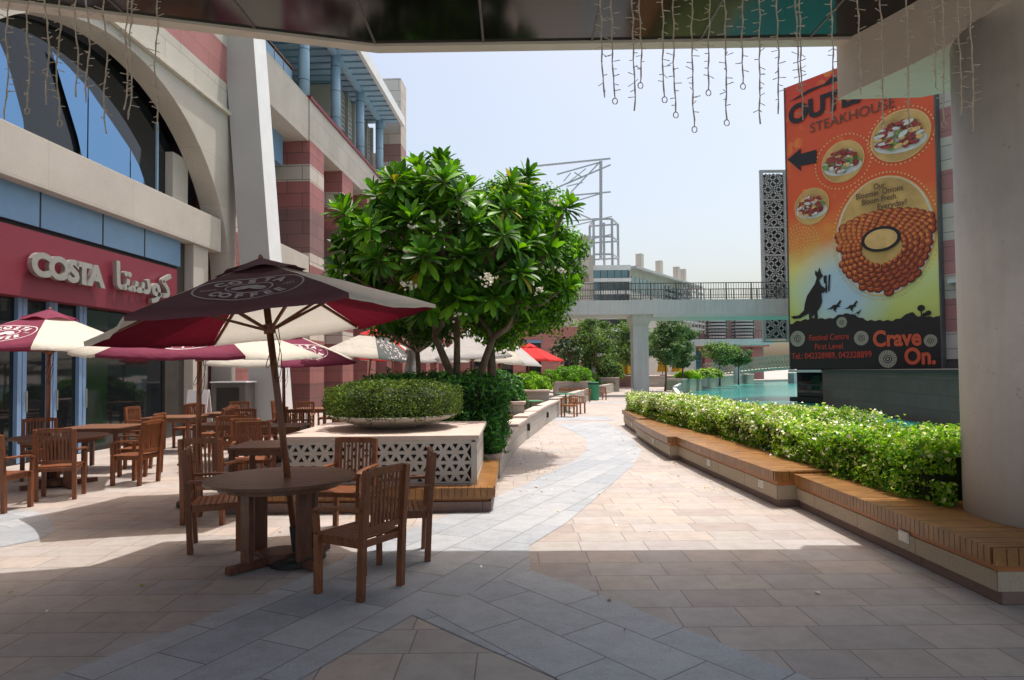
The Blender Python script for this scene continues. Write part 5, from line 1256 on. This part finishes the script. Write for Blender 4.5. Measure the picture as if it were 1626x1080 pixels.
# black silhouette ground
xs = np.linspace(1256, 1491, 60); mb = MB(); top = []
for i, x in enumerate(xs):
    y = np.interp(x, [1256,1268,1290,1322,1336,1352,1378,1420,1436,1442,1450,1460,1491], [515,510,506,506,499,498,509,509,503,497,496,503,503]) + 1.2*math.sin(i*1.9)
    top.append(bp(x, y))
top[0] = (0.0, top[0][1]); top[-1] = (BW, top[-1][1])
for a, b2 in zip(top[:-1], top[1:]): flat(mb, [(a[0],0.0),(b2[0],0.0),b2,a], 2)
mb.build('ground_print', m_ink, bo)
def cr(x, y): return (1200 + x/2.076, 80 + y/2.076)
kg = [(200,725),(207,733),(213,716),(219,735),(225,744),(218,752),(212,758),(218,775),(232,785),(240,778),(239,790),(228,799),(219,800),(222,830),(214,850),(205,862),(208,878),(207,893),(196,890),(197,872),(188,880),(190,893),(180,893),(178,868),(150,884),(128,886),(118,878),(145,874),(162,858),(165,835),(172,810),(185,790),(198,770),(204,750),(198,738)]
mb = MB(); flat(mb, [bp(*cr(*q)) for q in kg], 3)
for (a, b2) in (((234,742),(236,800)),((229,744),(230,768)),((246,740),(244,795))):
    p0, p1 = bp(*cr(*a)), bp(*cr(*b2)); flat(mb, [(p0[0]-.05,p0[1]),(p0[0]+.05,p0[1]),(p1[0]+.04,p1[1]),(p1[0]-.04,p1[1])], 3.2)
mb.build('kangaroo_print', m_ink, bo)
sk = [(0,14),(14,8),(22,0),(34,-2),(40,-10),(44,-16),(50,-14),(46,-6),(42,0),(46,6),(38,6),(34,10),(30,18),(36,24),(26,20),(22,12),(12,14)]
for (ox, oy, s) in ((236,840,1),(294,840,.9),(328,862,.45)):
    mb = MB(); flat(mb, [bp(*cr(ox+x*s, oy+y*s)) for x, y in sk], 3); mb.build('kangaroo_print', m_ink, bo)
mb = MB()
for (a, rr_) in (((548,850),.18),((572,866),.14),((560,872),.12)): disc(mb, bp(*cr(*a)), rr_, rr_*.9, 3, 0, 10)
p0, p1 = bp(*cr(548,850)), bp(*cr(550,885)); flat(mb, [(p0[0]-.03,p0[1]),(p0[0]+.03,p0[1]),(p1[0]+.03,p1[1]),(p1[0]-.03,p1[1])], 3.1); mb.build('tree_print', m_ink, bo)
for (px, py, r_) in ((1268,538,12.5),(1338,512,8.5),(1369,537,11.5),(1479,541,10),(1411,570,14)):
    c = bp(px, py); rr_ = bp(px, py-r_)[1]-c[1]; mb = MB()
    for i in range(28):
        a0, a1 = 2*math.pi*i/28, 2*math.pi*(i+.72)/28; flat(mb, [(c[0]+rr_*.62*math.cos(a0), c[1]+rr_*.62*math.sin(a0)),(c[0]+rr_*math.cos(a0), c[1]+rr_*math.sin(a0)),(c[0]+rr_*math.cos(a1), c[1]+rr_*math.sin(a1)),(c[0]+rr_*.62*math.cos(a1), c[1]+rr_*.62*math.sin(a1))], 3)
    for (q0, q1) in ((.5,.6),(.28,.38),(0,.14)):
        for i in range(24):
            a0, a1 = 2*math.pi*i/24, 2*math.pi*(i+1)/24; pts_ = [(c[0]+rr_*q*math.cos(a), c[1]+rr_*q*math.sin(a)) for q, a in ((q0+.001,a0),(q1,a0),(q1,a1),(q0+.001,a1))]; flat(mb, pts_, 3.1)
    mb.build('medallion_print', m_med, bo)
btext('lettering', 'Festival Centre', 1287, 1350, 541, 9, m_rd, .008); btext('lettering', 'First Level', 1296, 1340, 555, 9, m_rd, .008)
btext('lettering', 'Tel.: 042328989, 042328899', 1259, 1386, 570, 9, m_rd, .012)
btext('lettering', 'Crave', 1388, 1465, 550, 24, m_or, .035); btext('lettering', 'On.', 1438, 1488, 578, 25, m_or, .035)

# ------------------------------------------------------------ unlit fairy light strings under the canopy
ORD = 'first second third fourth fifth sixth seventh eighth ninth tenth eleventh twelfth thirteenth fourteenth fifteenth sixteenth seventeenth eighteenth nineteenth twentieth twenty-first twenty-second'.split()
def light_string(label, px, pyb, y, group):
    b0 = at(px, pyb, y); L_ = 5.075 - b0.z; o = empty('light_string', (b0.x, y, 5.075)); tag(o, label, 'fairy lights', group)
    mb = MB(); k = int(L_/.05); pts = []; x = z = 0; ph = random.random()*6; lean = random.uniform(-.02, .02)
    for i in range(k+1):
        t = i/k; pts.append((.005*math.sin(i*.55+ph)+.006*math.sin(i*.21+ph*2)+lean*(t-1)+.003*math.sin(i*1.7), .010*math.cos(i*.5+ph), -L_*t))
    mb.tube(pts, .0042, 5); mb.tube([(p[0]+.005*math.cos(i*1.3), p[1]+.005*math.sin(i*1.3), p[2]) for i, p in enumerate(pts)], .0032, 4)
    e = pts[-1]
    if random.random() < .35: mb.tube([(e[0]+.018*math.sin(a), e[1], e[2]-.022+.022*math.cos(a)) for a in [i*2*math.pi/9 for i in range(10)]], .004, 4)
    for i in range(int(L_/.042)):
        p = Vector(pts[min(k, int(i*.042/L_*k))]); a = random.choice((0, math.pi, random.random()*6.28)) + random.uniform(-.5,.5)
        ln = random.uniform(.02,.058); q = p + Vector((math.cos(a)*ln, math.sin(a)*ln*.7, random.uniform(-.022,.022))); mb.tube([p, q], [.0026, .0036], 4)
    mb.build('cable', m_led, o)
GL, GR_ = 'unlit fairy light strings hanging at the upper left', 'unlit fairy light strings hanging at the upper right'
for i, (px, pb_) in enumerate(((11,190),(45,172),(74,167),(93,190),(121,155),(137,163),(166,212),(200,175),(206,190),(248,207))):
    light_string(f'hanging string of unlit fairy lights, {ORD[i]} from the left of the upper left row', px, pb_, 4.55+.06*math.sin(i*2.3), GL)
for i, (px, pb_) in enumerate(((958,154),(974,155),(1007,176),(1017,132),(1055,153),(1073,177),(1102,201),(1126,142),(1155,191),(1181,132),(1208,198),(1237,181),(1269,134),(1274,190),(1323,190),(1366,150),(1403,196),(1445,196),(1485,138),(1500,192),(1527,183),(1545,208))):
    light_string(f'hanging string of unlit fairy lights, {ORD[i]} from the left of the upper right row', px, pb_, 4.62+.06*math.sin(i*2.9), GR_)

# ------------------------------------------------------------ fallen leaves and petals along the walls
LP_ = []
for _ in range(70):
    y = random.uniform(8.5, 16); LP_.append((.05 + .02*(y-8) + abs(random.gauss(0,.35)) + (0 if y < 13 else .2), y))
for _ in range(60): y = random.uniform(8, 19); LP_.append((3.0 - abs(random.gauss(0,.25)) - .03*(y-8), y))
for _ in range(25): LP_.append((random.uniform(-4, 2.5), random.uniform(4, 12)))
P = np.array([(x, y, .008) for x, y in LP_]); N = np.tile([0,0,1.], (len(P),1))
tag(leaves('leaf_litter', P, N, .05, [L_plu[3], m_flow, mat('dry leaf', (.20,.11,.05), .8)], None, .5, .12), kind='stuff')
